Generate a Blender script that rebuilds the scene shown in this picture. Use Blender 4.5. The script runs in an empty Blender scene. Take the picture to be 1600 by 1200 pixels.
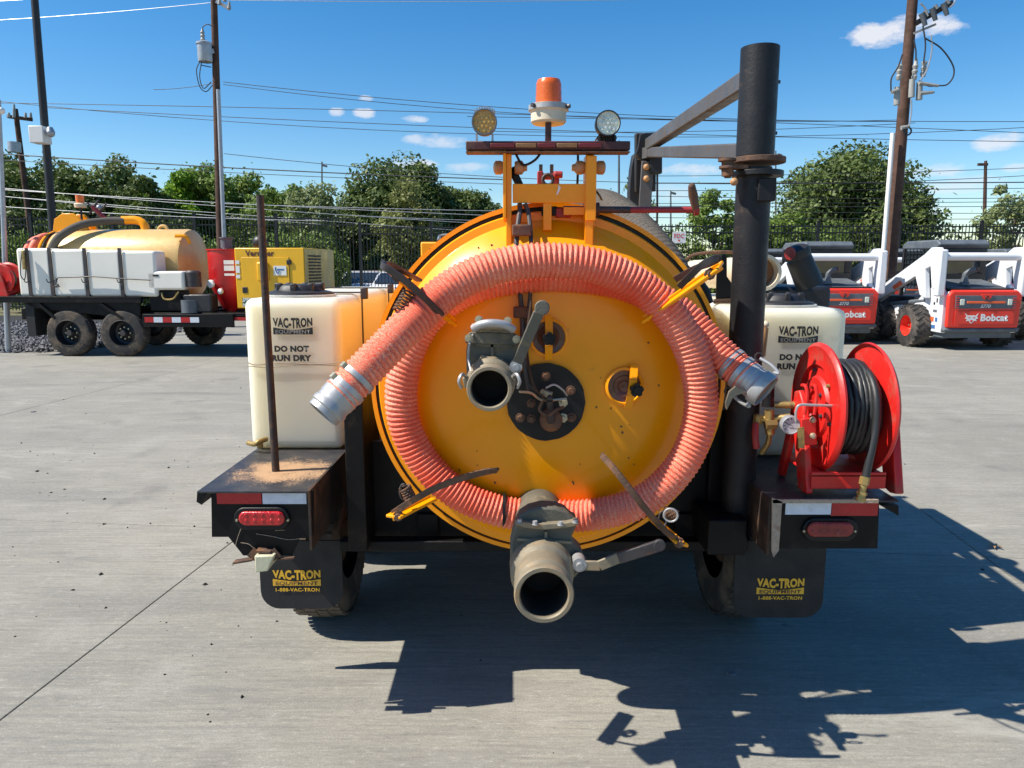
import bpy, math, random
import numpy as np
from mathutils import Vector, Matrix
from math import sin, cos, pi, radians, atan2

random.seed(7); np.random.seed(7)
SC = bpy.context.scene
COL = SC.collection

# ------------------------------------------------------------ camera, sky, sun, exposure
FPX, TH, CH = 1160.0, radians(9.0), 1.55
cam_d = bpy.data.cameras.new('camera'); cam = bpy.data.objects.new('camera', cam_d); COL.objects.link(cam)
cam.location = (0, 0, CH); cam.rotation_euler = (pi/2 - TH, 0, 0)
cam_d.sensor_width = 36; cam_d.lens = 36*FPX/1600; cam_d.clip_start = .05; cam_d.clip_end = 2000
SC.camera = cam

SUN = Vector((-.80, -.16, 1.0)).normalized()          # towards the sun
sun_el = math.asin(SUN.z); sun_az = atan2(SUN.x, SUN.y)
sd = bpy.data.lights.new('sun', 'SUN'); sd.energy = 5.0; sd.angle = radians(.5); sd.color = (1, .94, .84)
so = bpy.data.objects.new('sun', sd); COL.objects.link(so)
so.rotation_euler = SUN.to_track_quat('Z', 'Y').to_euler(); so.location = (-20, -5, 30)
SC.view_settings.view_transform = 'Standard'; SC.view_settings.look = 'None'
SC.view_settings.exposure = 0.62; SC.view_settings.gamma = 1

def px_dir(u, v):
    a, b = (u-800)/FPX, (600-v)/FPX
    return Vector((a, cos(TH)+b*sin(TH), -sin(TH)+b*cos(TH)))
def P(u, v, Y):
    """point of the place at forward distance Y (metres)"""
    d = px_dir(u, v); t = Y/d.y
    return Vector((d.x*t, Y, CH+d.z*t))
def G(u, v, z=0.0):
    d = px_dir(u, v); t = (z-CH)/d.z
    return Vector((d.x*t, d.y*t, z))

w = bpy.data.worlds.new('World'); SC.world = w; w.use_nodes = True
N, L = w.node_tree.nodes, w.node_tree.links
bg = N['Background']; bg.inputs['Strength'].default_value = .1
sky = N.new('ShaderNodeTexSky'); sky.sky_type = 'NISHITA'; sky.sun_disc = False
sky.sun_elevation = sun_el; sky.sun_rotation = sun_az % (2*pi)
sky.air_density = 1.0; sky.dust_density = .25; sky.ozone_density = 2.2; sky.altitude = 150
hsv = N.new('ShaderNodeHueSaturation'); hsv.inputs['Saturation'].default_value = 1.42; hsv.inputs['Value'].default_value = 1.0
L.new(sky.outputs[0], hsv.inputs['Color'])
def wm(op, a, b=None, c=None, cl=False):
    n = N.new('ShaderNodeMath'); n.operation = op; n.use_clamp = cl
    for i, x in enumerate((a, b, c)):
        if x is None: continue
        if hasattr(x, 'links'): L.new(x, n.inputs[i])
        else: n.inputs[i].default_value = x
    return n.outputs[0]
tcw = N.new('ShaderNodeTexCoord'); sepw = N.new('ShaderNodeSeparateXYZ'); L.new(tcw.outputs['Generated'], sepw.inputs[0])
az = wm('ARCTAN2', sepw.outputs[0], sepw.outputs[1]); el = wm('ARCSINE', sepw.outputs[2])
cmb = N.new('ShaderNodeCombineXYZ'); L.new(az, cmb.inputs[0]); L.new(wm('MULTIPLY', el, 2.2), cmb.inputs[1])
nz = N.new('ShaderNodeTexNoise'); nz.inputs['Scale'].default_value = 34; nz.inputs['Detail'].default_value = 7; nz.inputs['Roughness'].default_value = .62
L.new(cmb.outputs[0], nz.inputs['Vector'])
nz2 = N.new('ShaderNodeTexNoise'); nz2.inputs['Scale'].default_value = 9; nz2.inputs['Detail'].default_value = 4
L.new(cmb.outputs[0], nz2.inputs['Vector'])
nmix = wm('ADD', wm('MULTIPLY', nz.outputs[0], 3.0), wm('MULTIPLY', nz2.outputs[0], 1.6))
tot = None
for (u, v, hw, hh, dn) in [(1352,54,40,19,.95),(1385,58,50,18,.95),(1415,46,60,22,.95),(1466,40,62,20,.9),(1562,222,48,17,.8),(1450,268,80,14,.55),(1500,290,80,18,.5),
        (1085,266,60,12,.7),(1440,330,90,16,.4),(652,258,42,11,.85),(690,220,56,12,.6),(650,218,26,9,.6),(648,186,22,7,.7),(571,154,15,6,.6),(568,177,20,8,.8),
        (526,175,14,8,.7),(1050,300,60,14,.35),(730,262,40,9,.5),(830,330,60,12,.4),(1590,262,30,8,.5)]:
    d = px_dir(u, v).normalized(); d2 = px_dir(u+hw, v).normalized(); d3 = px_dir(u, v-hh).normalized()
    a0 = atan2(d.x, d.y); e0 = math.asin(d.z); da = abs(atan2(d2.x, d2.y)-a0); de = abs(math.asin(d3.z)-e0)
    qa = wm('DIVIDE', wm('SUBTRACT', az, a0), da); qe = wm('DIVIDE', wm('SUBTRACT', el, e0), de)
    r2 = wm('ADD', wm('MULTIPLY', qa, qa), wm('MULTIPLY', qe, qe))
    m = wm('SUBTRACT', wm('ADD', wm('SUBTRACT', 1.0, r2), nmix), 2.42)
    m = wm('MULTIPLY', wm('MULTIPLY', m, 1.15, cl=True), dn)
    tot = m if tot is None else wm('MAXIMUM', tot, m)
tot = wm('MULTIPLY', tot, .92, cl=True)
mx = N.new('ShaderNodeMix'); mx.data_type = 'RGBA'
L.new(tot, mx.inputs['Factor']); L.new(hsv.outputs[0], mx.inputs['A']); mx.inputs['B'].default_value = (5.9, 5.9, 6.2, 1)
L.new(mx.outputs['Result'], bg.inputs['Color'])

# ------------------------------------------------------------ materials
def lin(c):
    return tuple(((x/255)/12.92 if x/255 <= .04045 else ((x/255+.055)/1.055)**2.4) for x in c)
class NT:
    def __init__(s, name):
        s.m = bpy.data.materials.new(name); s.m.use_nodes = True
        s.n, s.l = s.m.node_tree.nodes, s.m.node_tree.links; s.b = s.n['Principled BSDF']
        s.out = s.n['Material Output']
        s.tc = s.n.new('ShaderNodeTexCoord')
    def link(s, a, b):
        if hasattr(a, 'links'): s.l.new(a, b)
        else:
            if isinstance(a, tuple) and len(a) == 3 and len(b.default_value) == 4: a = (*a, 1)
            b.default_value = a
    def noise(s, scale, detail=5, rough=.55, vec=None, dist=0):
        n = s.n.new('ShaderNodeTexNoise'); n.inputs['Scale'].default_value = scale; n.inputs['Detail'].default_value = detail
        n.inputs['Roughness'].default_value = rough; n.inputs['Distortion'].default_value = dist
        s.l.new(vec if vec is not None else s.tc.outputs['Object'], n.inputs['Vector']); return n.outputs[0]
    def voro(s, scale, vec=None, feat='F1'):
        n = s.n.new('ShaderNodeTexVoronoi'); n.feature = feat; n.inputs['Scale'].default_value = scale
        s.l.new(vec if vec is not None else s.tc.outputs['Object'], n.inputs['Vector']); return n.outputs[0]
    def mapping(s, scale, vec=None, rot=(0,0,0), loc=(0,0,0)):
        n = s.n.new('ShaderNodeMapping'); n.inputs['Scale'].default_value = scale; n.inputs['Rotation'].default_value = rot; n.inputs['Location'].default_value = loc
        s.l.new(vec if vec is not None else s.tc.outputs['Object'], n.inputs['Vector']); return n.outputs[0]
    def math(s, op, a, b=0.0, cl=False):
        n = s.n.new('ShaderNodeMath'); n.operation = op; n.use_clamp = cl
        s.link(a, n.inputs[0]); s.link(b, n.inputs[1]); return n.outputs[0]
    def ramp(s, f, lo, hi, a=0.0, b=1.0):
        n = s.n.new('ShaderNodeMapRange'); s.l.new(f, n.inputs[0])
        for i, x in enumerate((lo, hi, a, b)): n.inputs[i+1].default_value = x
        return n.outputs[0]
    def mix(s, f, a, b):
        n = s.n.new('ShaderNodeMix'); n.data_type = 'RGBA'
        s.link(f, n.inputs['Factor']); s.link(a, n.inputs['A']); s.link(b, n.inputs['B']); return n.outputs['Result']
    def bump(s, h, strength=.2, dist=.01):
        n = s.n.new('ShaderNodeBump'); n.inputs['Strength'].default_value = strength; n.inputs['Distance'].default_value = dist
        s.l.new(h, n.inputs['Height']); s.l.new(n.outputs[0], s.b.inputs['Normal'])

MAT = {}
def mat(name, col, rough=.5, metal=0.0, var=.12, scale=6, dirt=None, damt=.35, dscale=4, chips=None, camt=.3, cscale=30,
        bump=.1, bscale=60, coat=0.0, trans=0.0, spec=.5):
    t = NT(name); b = t.b
    c = tuple(col)
    n1 = t.noise(scale, 6)
    base = t.mix(t.ramp(n1, .3, .7), tuple(x*(1-var) for x in c), tuple(min(1, x*(1+var)) for x in c))
    rg = t.ramp(t.noise(scale*2.3, 5), .3, .7, max(0, rough-.09), min(1, rough+.1))
    if dirt is not None:
        f = t.ramp(t.noise(dscale, 9, .68), .72-damt*.45, .86-damt*.45)
        base = t.mix(t.math('MULTIPLY', f, .8), base, tuple(dirt)); rg = t.math('ADD', rg, t.math('MULTIPLY', f, .25), True)
    if chips is not None:
        f = t.ramp(t.noise(cscale, 6, .6), .82-camt*.4, .84-camt*.4)
        base = t.mix(f, base, tuple(chips)); rg = t.math('ADD', rg, t.math('MULTIPLY', f, .4), True)
    t.l.new(base, b.inputs['Base Color']); t.link(rg, b.inputs['Roughness'])
    b.inputs['Metallic'].default_value = metal; b.inputs['Coat Weight'].default_value = coat
    b.inputs['Specular IOR Level'].default_value = spec
    if bump: t.bump(t.noise(bscale, 5), bump, .004)
    MAT[name] = t.m; return t

mat('tank_yellow', (.93, .35, .0), .33, spec=.35, var=.05, scale=3, dirt=(.42,.17,.03), damt=.2, dscale=11, chips=(.10,.03,.012), camt=.17, cscale=34, bump=.06, bscale=20, coat=.15)
mat('tank_gold', (.66, .42, .15), .36, metal=.05, var=.05, dirt=(.32,.2,.07), damt=.2, bump=.05, coat=.1)
mat('engine_yellow', (.80, .43, .015), .38, var=.05, dirt=(.35,.22,.06), damt=.12, bump=.05)
mat('frame_black', (.0045, .0045, .005), .5, spec=.22, var=.25, scale=5, dirt=(.04,.03,.02), damt=.3, dscale=7, chips=(.22,.16,.10), camt=.04, cscale=34, bump=.15)
mat('frame_rusty', (.022, .016, .013), .62, var=.3, dirt=(.085,.042,.018), damt=.55, dscale=7, chips=(.25,.14,.07), camt=.1, cscale=24, bump=.25)
mat('scraped_edge', (.40, .31, .23), .8, var=.3, scale=30, dirt=(.2,.13,.08), damt=.5, dscale=30, bump=.5, bscale=120)
mat('mast_black', (.012, .012, .014), .5, spec=.35, var=.2, scale=9, dirt=(.10,.065,.04), damt=.26, dscale=9, chips=(.2,.13,.08), camt=.03, bump=.3, bscale=90)
mat('steel_grey', (.105, .10, .098), .5, metal=.3, var=.15, dirt=(.12,.085,.055), damt=.35, dscale=9, chips=(.16,.09,.045), camt=.05, bump=.25)
mat('rust_steel', (.10, .055, .035), .75, var=.35, scale=18, dirt=(.22,.10,.045), damt=.5, dscale=22, bump=.5, bscale=90)
mat('dark_steel', (.055, .05, .052), .5, metal=.3, var=.25, scale=12, dirt=(.15,.07,.035), damt=.4, dscale=16, bump=.3)
mat('cast_aluminium', (.125, .115, .088), .65, metal=.2, var=.2, scale=14, dirt=(.26,.20,.11), damt=.45, dscale=16, bump=.35, bscale=150)
mat('pipe_aluminium', (.25, .21, .145), .58, metal=.25, var=.15, scale=14, dirt=(.34,.22,.11), damt=.45, dscale=14, bump=.2)
mat('bright_aluminium', (.40, .40, .40), .48, metal=.5, var=.15, dirt=(.28,.26,.22), damt=.4, dscale=18, bump=.15)
mat('zinc', (.45, .40, .28), .4, metal=.6, var=.2, scale=20, bump=.1)
mat('brass', (.42, .29, .10), .42, metal=.6, var=.2, dirt=(.16,.11,.06), damt=.5, dscale=30, bump=.1)
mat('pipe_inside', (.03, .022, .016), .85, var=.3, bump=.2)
mat('white_plastic', (.80, .76, .67), .45, var=.04, scale=2.5, dirt=(.5,.47,.4), damt=.12, dscale=3, bump=.05, bscale=25)
mat('water_plastic', (.70, .65, .50), .42, var=.05, scale=2.5, dirt=(.42,.34,.20), damt=.12, dscale=3, bump=.05, bscale=25)
t_ = MAT['water_plastic'].node_tree.nodes['Principled BSDF']
t_.inputs['Subsurface Weight'].default_value = .85; t_.inputs['Subsurface Radius'].default_value = (1,.92,.72); t_.inputs['Subsurface Scale'].default_value = .22
mat('lid_black', (.02, .02, .023), .5, var=.3, dirt=(.16,.14,.12), damt=.25, dscale=12, bump=.1)
mat('rubber', (.028, .027, .026), .8, var=.25, scale=10, dirt=(.12,.10,.08), damt=.45, dscale=6, bump=.3)
mat('tyre_worn', (.035, .032, .03), .85, var=.25, dirt=(.16,.12,.085), damt=.6, dscale=5, bump=.4)
mat('rusty_inner_wheel', (.05, .028, .017), .85, var=.4, dirt=(.14,.07,.035), damt=.6, dscale=7, bump=.5)
mat('mudflap_rubber', (.016, .016, .017), .72, var=.2, dirt=(.09,.08,.07), damt=.25, dscale=6, bump=.2)
mat('reel_red', (.60, .016, .012), .45, var=.12, dirt=(.30,.09,.06), damt=.42, dscale=9, chips=(.16,.07,.035), camt=.13, cscale=30, bump=.12)
mat('canister_red', (.5, .012, .014), .35, var=.08, bump=.04, coat=.2)
mat('crank_red', (.36, .03, .03), .5, var=.2, dirt=(.2,.09,.06), damt=.4, dscale=20, bump=.15)
mat('ink_black', (.02, .02, .022), .55, var=.2, bump=0)
mat('decal_yellow', (.78, .44, .03), .5, var=.08, dirt=(.3,.2,.06), damt=.2, dscale=16, bump=0)
mat('decal_white', (.78, .76, .72), .5, var=.04, bump=0)
mat('decal_blue', (.05, .14, .34), .5, var=.05, bump=0)
mat('decal_green', (.01, .10, .06), .5, var=.05, bump=0)
mat('tape_red', (.42, .012, .015), .3, var=.12, scale=20, dirt=(.25,.05,.04), damt=.2, dscale=20, bump=.15, bscale=300)
mat('tape_white', (.62, .66, .72), .3, var=.1, scale=30, dirt=(.4,.38,.36), damt=.25, dscale=20, bump=.15, bscale=300)
mat('lens_red', (.50, .008, .012), .22, var=.2, scale=25, bump=.5, bscale=110, coat=.5)
mat('lens_dim_red', (.22, .02, .02), .35, var=.25, scale=25, dirt=(.3,.1,.08), damt=.3, dscale=20, bump=.5, bscale=110)
t = mat('beacon_orange', (.98, .17, .006), .25, var=.08, bump=.1, coat=.5); t.b.inputs['Transmission Weight'].default_value = .25; t.b.inputs['Subsurface Weight'].default_value = .4; t.b.inputs['Subsurface Radius'].default_value = (.05,.02,.004)
mat('bar_maroon', (.075, .018, .016), .45, var=.3, dirt=(.2,.12,.08), damt=.35, dscale=14, bump=.1)
mat('bar_red', (.13, .012, .014), .35, var=.25, bump=.2)
mat('bar_amber', (.20, .10, .035), .4, var=.25, bump=.2)
mat('lamp_amber', (.50, .30, .06), .3, var=.2, scale=30, bump=.6, bscale=90, coat=.4)
mat('lamp_clear', (.68, .70, .60), .25, metal=.2, var=.2, scale=40, bump=.8, bscale=90, coat=.5)
mat('cream_plastic', (.66, .57, .42), .45, var=.08, dirt=(.4,.27,.12), damt=.2, dscale=12, bump=.05)
mat('copper_lamp', (.45, .24, .10), .5, var=.2, bump=.15)
mat('knob_black', (.008, .008, .009), .45, spec=.3, var=.2, bump=.1)
mat('port_brown', (.105, .035, .016), .35, var=.25, scale=9, dirt=(.2,.09,.04), damt=.4, dscale=14, bump=.25, coat=.3)
mat('chock_cream', (.52, .50, .34), .6, var=.12, dirt=(.3,.25,.15), damt=.3, dscale=12, bump=.2)
mat('hose_black', (.022, .023, .024), .45, var=.2, dirt=(.08,.075,.065), damt=.35, dscale=9, bump=.08)
mat('tube_brown', (.22, .10, .045), .7, var=.2, bump=.2)
mat('gauge_face', (.55, .56, .58), .3, var=.05, bump=0)
mat('loader_white', (.70, .71, .73), .35, var=.04, dirt=(.45,.42,.38), damt=.12, dscale=3, bump=.04)
mat('loader_red', (.78, .035, .018), .36, var=.05, bump=.03, coat=.15)
mat('loader_orange', (.80, .12, .03), .4, var=.05, bump=.0)
mat('rod_steel', (.035, .026, .024), .7, var=.35, scale=18, dirt=(.13,.065,.035), damt=.45, dscale=30, bump=.4, bscale=90)
mat('loader_grey', (.10, .115, .13), .5, var=.2, dirt=(.15,.14,.13), damt=.3, dscale=3, bump=.1)
mat('loader_black', (.014, .014, .016), .5, var=.2, bump=.1)
mat('loader_tyre', (.03, .028, .027), .88, var=.25, dirt=(.13,.11,.09), damt=.6, dscale=3, bump=.4)
mat('cab_glass', (.02, .03, .035), .08, var=.1, bump=0, coat=.5)
mat('car_glass', (.02, .025, .03), .06, var=.1, bump=0, coat=.6)
mat('fence_black', (.012, .013, .014), .5, var=.2, bump=0)
mat('pole_wood', (.085, .042, .028), .85, var=.3, scale=4, dirt=(.05,.03,.02), damt=.5, dscale=3, bump=.6, bscale=12)
mat('pole_dark', (.016, .016, .018), .5, var=.2, bump=.05)
mat('galvanised', (.40, .42, .45), .45, metal=.5, var=.12, bump=.05)
mat('insulator', (.30, .30, .28), .5, var=.2, bump=0)
mat('wire_dark', (.03, .03, .033), .6, var=.1, bump=0)
mat('wire_light', (.42, .43, .45), .4, metal=.6, var=.1, bump=0)
mat('bark', (.085, .065, .05), .9, var=.3, scale=5, bump=.6, bscale=14)
mat('sign_white', (.78, .76, .74), .5, var=.04, bump=0)
mat('dead_leaf', (.30, .17, .06), .8, var=.3, bump=.2)
mat('base_dark', (.012, .012, .012), .95, var=.2, bump=.1)

# streaked bounce metal for the generator's end panel
t = mat('end_panel', (.46, .33, .13), .28, metal=.45, var=.12, scale=1.2, dirt=(.55,.47,.33), damt=.35, dscale=1.1, bump=.1, bscale=2)

def leaf_mat(name, c1, c2, tr=.25):
    t = NT(name)
    g = t.n.new('ShaderNodeNewGeometry')
    col = t.mix(g.outputs['Random Per Island'], c1, c2)
    big = t.ramp(t.noise(.55, 3), .35, .68)
    col = t.mix(t.math('MULTIPLY', big, .5), col, tuple(min(1, x*1.35) for x in c2))
    t.l.new(col, t.b.inputs['Base Color']); t.b.inputs['Roughness'].default_value = .55; t.b.inputs['Specular IOR Level'].default_value = .3
    tb = t.n.new('ShaderNodeBsdfTranslucent'); t.l.new(col, tb.inputs[0])
    ms = t.n.new('ShaderNodeMixShader'); ms.inputs[0].default_value = tr
    t.l.new(t.b.outputs[0], ms.inputs[1]); t.l.new(tb.outputs[0], ms.inputs[2]); t.l.new(ms.outputs[0], t.out.inputs[0])
    MAT[name] = t.m
leaf_mat('leaf_dark', (.042,.068,.018), (.13,.175,.045))
leaf_mat('leaf_mid', (.07,.12,.022), (.19,.27,.052))
leaf_mat('leaf_bright', (.08,.16,.012), (.20,.34,.03), .4)
leaf_mat('leaf_pale', (.10,.14,.05), (.25,.29,.12), .3)
leaf_mat('leaf_olive', (.10,.12,.035), (.22,.24,.075), .3)

# suction hose: pink rubber, scuffed and paler on the crests
t = NT('hose_pink'); MAT['hose_pink'] = t.m
n1 = t.noise(240, 3, .7); n2 = t.noise(5, 5)
c = t.mix(t.ramp(n2, .32, .68), (.80,.09,.04), (.87,.165,.09))
c = t.mix(t.math('MULTIPLY', t.ramp(n1, .42, .60), t.ramp(t.noise(3.2, 5), .36, .60)), c, (.89,.43,.29)); t.b.inputs['Specular IOR Level'].default_value = .35
t.l.new(c, t.b.inputs['Base Color']); t.b.inputs['Roughness'].default_value = .58
t.b.inputs['Subsurface Weight'].default_value = .12; t.b.inputs['Subsurface Radius'].default_value = (.02,.006,.004); t.b.inputs['Subsurface Scale'].default_value = .5
t.bump(n1, .35, .002)
t = NT('hose_grey'); MAT['hose_grey'] = t.m
n1 = t.noise(160, 4, .7)
c = t.mix(t.ramp(n1, .35, .65), (.045,.04,.034), (.13,.112,.092))
t.l.new(c, t.b.inputs['Base Color']); t.b.inputs['Roughness'].default_value = .85; t.bump(n1, .6, .004)

# fender plate: black paint with sandy rust spilled round the rod hole
t = mat('plate_black', (.020,.022,.027), .42, var=.25, dirt=(.06,.05,.045), damt=.35, dscale=9, bump=.2)
MAT['plate_black'] = t.m
def plate_sandy(cx, cy):
    t = NT('plate_sandy'); MAT['plate_sandy'] = t.m
    g = t.n.new('ShaderNodeNewGeometry'); sp = t.n.new('ShaderNodeSeparateXYZ'); t.l.new(g.outputs['Position'], sp.inputs[0])
    dx = t.math('DIVIDE', t.math('SUBTRACT', sp.outputs[0], cx), .19); dy = t.math('DIVIDE', t.math('SUBTRACT', sp.outputs[1], cy), .17)
    d = t.math('ADD', t.math('MULTIPLY', dx, dx), t.math('MULTIPLY', dy, dy))
    n = t.noise(150, 6, .85, vec=g.outputs['Position']); n2 = t.noise(16, 5, .6, vec=g.outputs['Position'])
    f = t.math('SUBTRACT', t.math('ADD', t.math('MULTIPLY', n, 1.7), t.math('MULTIPLY', n2, .6)), t.math('MULTIPLY', d, .30))
    f = t.ramp(f, .93, 1.03)
    c = t.mix(t.ramp(n2, .35, .65), (.018,.021,.028), (.055,.05,.048))
    c = t.mix(f, c, (.44,.27,.14))
    t.l.new(c, t.b.inputs['Base Color']); t.link(t.ramp(f, 0, 1, .4, .9), t.b.inputs['Roughness']); t.bump(n, .3, .004)

# broomed concrete

t = NT('concrete'); MAT['concrete'] = t.m
g = t.n.new('ShaderNodeNewGeometry'); pos = g.outputs['Position']
mp = t.mapping((1.2, 22, 1), pos, rot=(0,0,radians(4)))
streak = t.noise(2.2, 7, .66, vec=mp, dist=.4); fine = t.noise(130, 5, .7, vec=pos); big = t.noise(.55, 5, .6, vec=pos); mid = t.noise(3.2, 6, .6, vec=pos)
c = t.mix(t.ramp(big, .32, .66), (.255,.240,.198), (.35,.330,.275))
c = t.mix(t.math('MULTIPLY', t.ramp(streak, .40, .66), .72), c, (.185,.18,.16))
c = t.mix(t.math('MULTIPLY', t.ramp(mid, .5, .72), .5), c, (.37,.355,.31))
c = t.mix(t.math('MULTIPLY', t.ramp(fine, .38, .64), .5), c, (.165,.16,.142))
mp2 = t.mapping((.5, 1.5, 1), pos, rot=(0,0,radians(-8)))
c = t.mix(t.math('MULTIPLY', t.ramp(t.noise(.9, 6, .7, vec=mp2), .54, .66), .42), c, (.165,.162,.152))
v = t.voro(5.5, pos); spots = t.math('MULTIPLY', t.ramp(v, .05, .085, 1, 0), t.ramp(t.noise(1.1, 3, vec=pos), .5, .6))
c = t.mix(t.math('MULTIPLY', spots, .7), c, (.045,.043,.04))
mp3 = t.mapping((.25, 16, 1), pos, rot=(0,0,radians(-3)))
c = t.mix(t.math('MULTIPLY', t.ramp(t.noise(1.4, 8, .75, vec=mp3, dist=1.2), .60, .68), .35), c, (.40,.385,.345))
# faint curved tyre scuffs and pale oil-free wipes
wv = t.n.new('ShaderNodeTexWave'); wv.wave_type = 'RINGS'; wv.inputs['Scale'].default_value = .16; wv.inputs['Distortion'].default_value = 2.5; wv.inputs['Detail'].default_value = 3
t.l.new(t.mapping((1,1,1), pos, loc=(9,-6,0)), wv.inputs['Vector'])
c = t.mix(t.math('MULTIPLY', t.math('MULTIPLY', t.ramp(wv.outputs['Fac'], .93, .99), t.ramp(t.noise(.8, 4, vec=pos), .45, .62)), .38), c, (.13,.127,.12))
oil = t.math('MULTIPLY', t.ramp(t.noise(1.7, 4, .5, vec=pos), .62, .72), .5)
c = t.mix(oil, c, (.14,.135,.125))
pale = t.math('MULTIPLY', t.ramp(t.noise(38, 6, .8, vec=t.mapping((.35,1,1), pos, rot=(0,0,radians(20)))), .66, .72), .5)
c = t.mix(pale, c, (.46,.44,.39))
sp2 = t.noise(46, 4, .8, vec=t.mapping((.55,1.5,1), pos, rot=(0,0,radians(3))))
c = t.mix(t.math('MULTIPLY', t.ramp(sp2, .55, .68), .55), c, (.135,.13,.115))
c = t.mix(t.math('MULTIPLY', t.ramp(sp2, .44, .33), .5), c, (.43,.41,.355))
st = t.noise(1.0, 8, .72, vec=t.mapping((.55,3.2,1), pos, rot=(0,0,radians(-5))), dist=.8)
c = t.mix(t.math('MULTIPLY', t.ramp(st, .56, .66), .42), c, (.15,.147,.138))
c = t.mix(t.math('MULTIPLY', t.ramp(st, .42, .34), .4), c, (.42,.40,.345))
t.l.new(c, t.b.inputs['Base Color']); t.b.inputs['Roughness'].default_value = .82; t.b.inputs['Specular IOR Level'].default_value = .3
t.bump(t.math('ADD', t.math('MULTIPLY', streak, .6), t.math('MULTIPLY', fine, .6)), .55, .006)
t = NT('ground_grass'); MAT['ground_grass'] = t.m
c = t.mix(t.ramp(t.noise(.4, 6, .7), .4, .6), (.16,.135,.07), (.085,.10,.035)); t.l.new(c, t.b.inputs['Base Color']); t.b.inputs['Roughness'].default_value = .95
t.bump(t.noise(6, 6), .8, .05)
mat('asphalt', (.06,.06,.06), .85, var=.15, bump=.3)
mat('gravel_a', (.10,.10,.105), .85, var=.3, scale=3, dirt=(.3,.3,.3), damt=.5, dscale=8, bump=.3)

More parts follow.
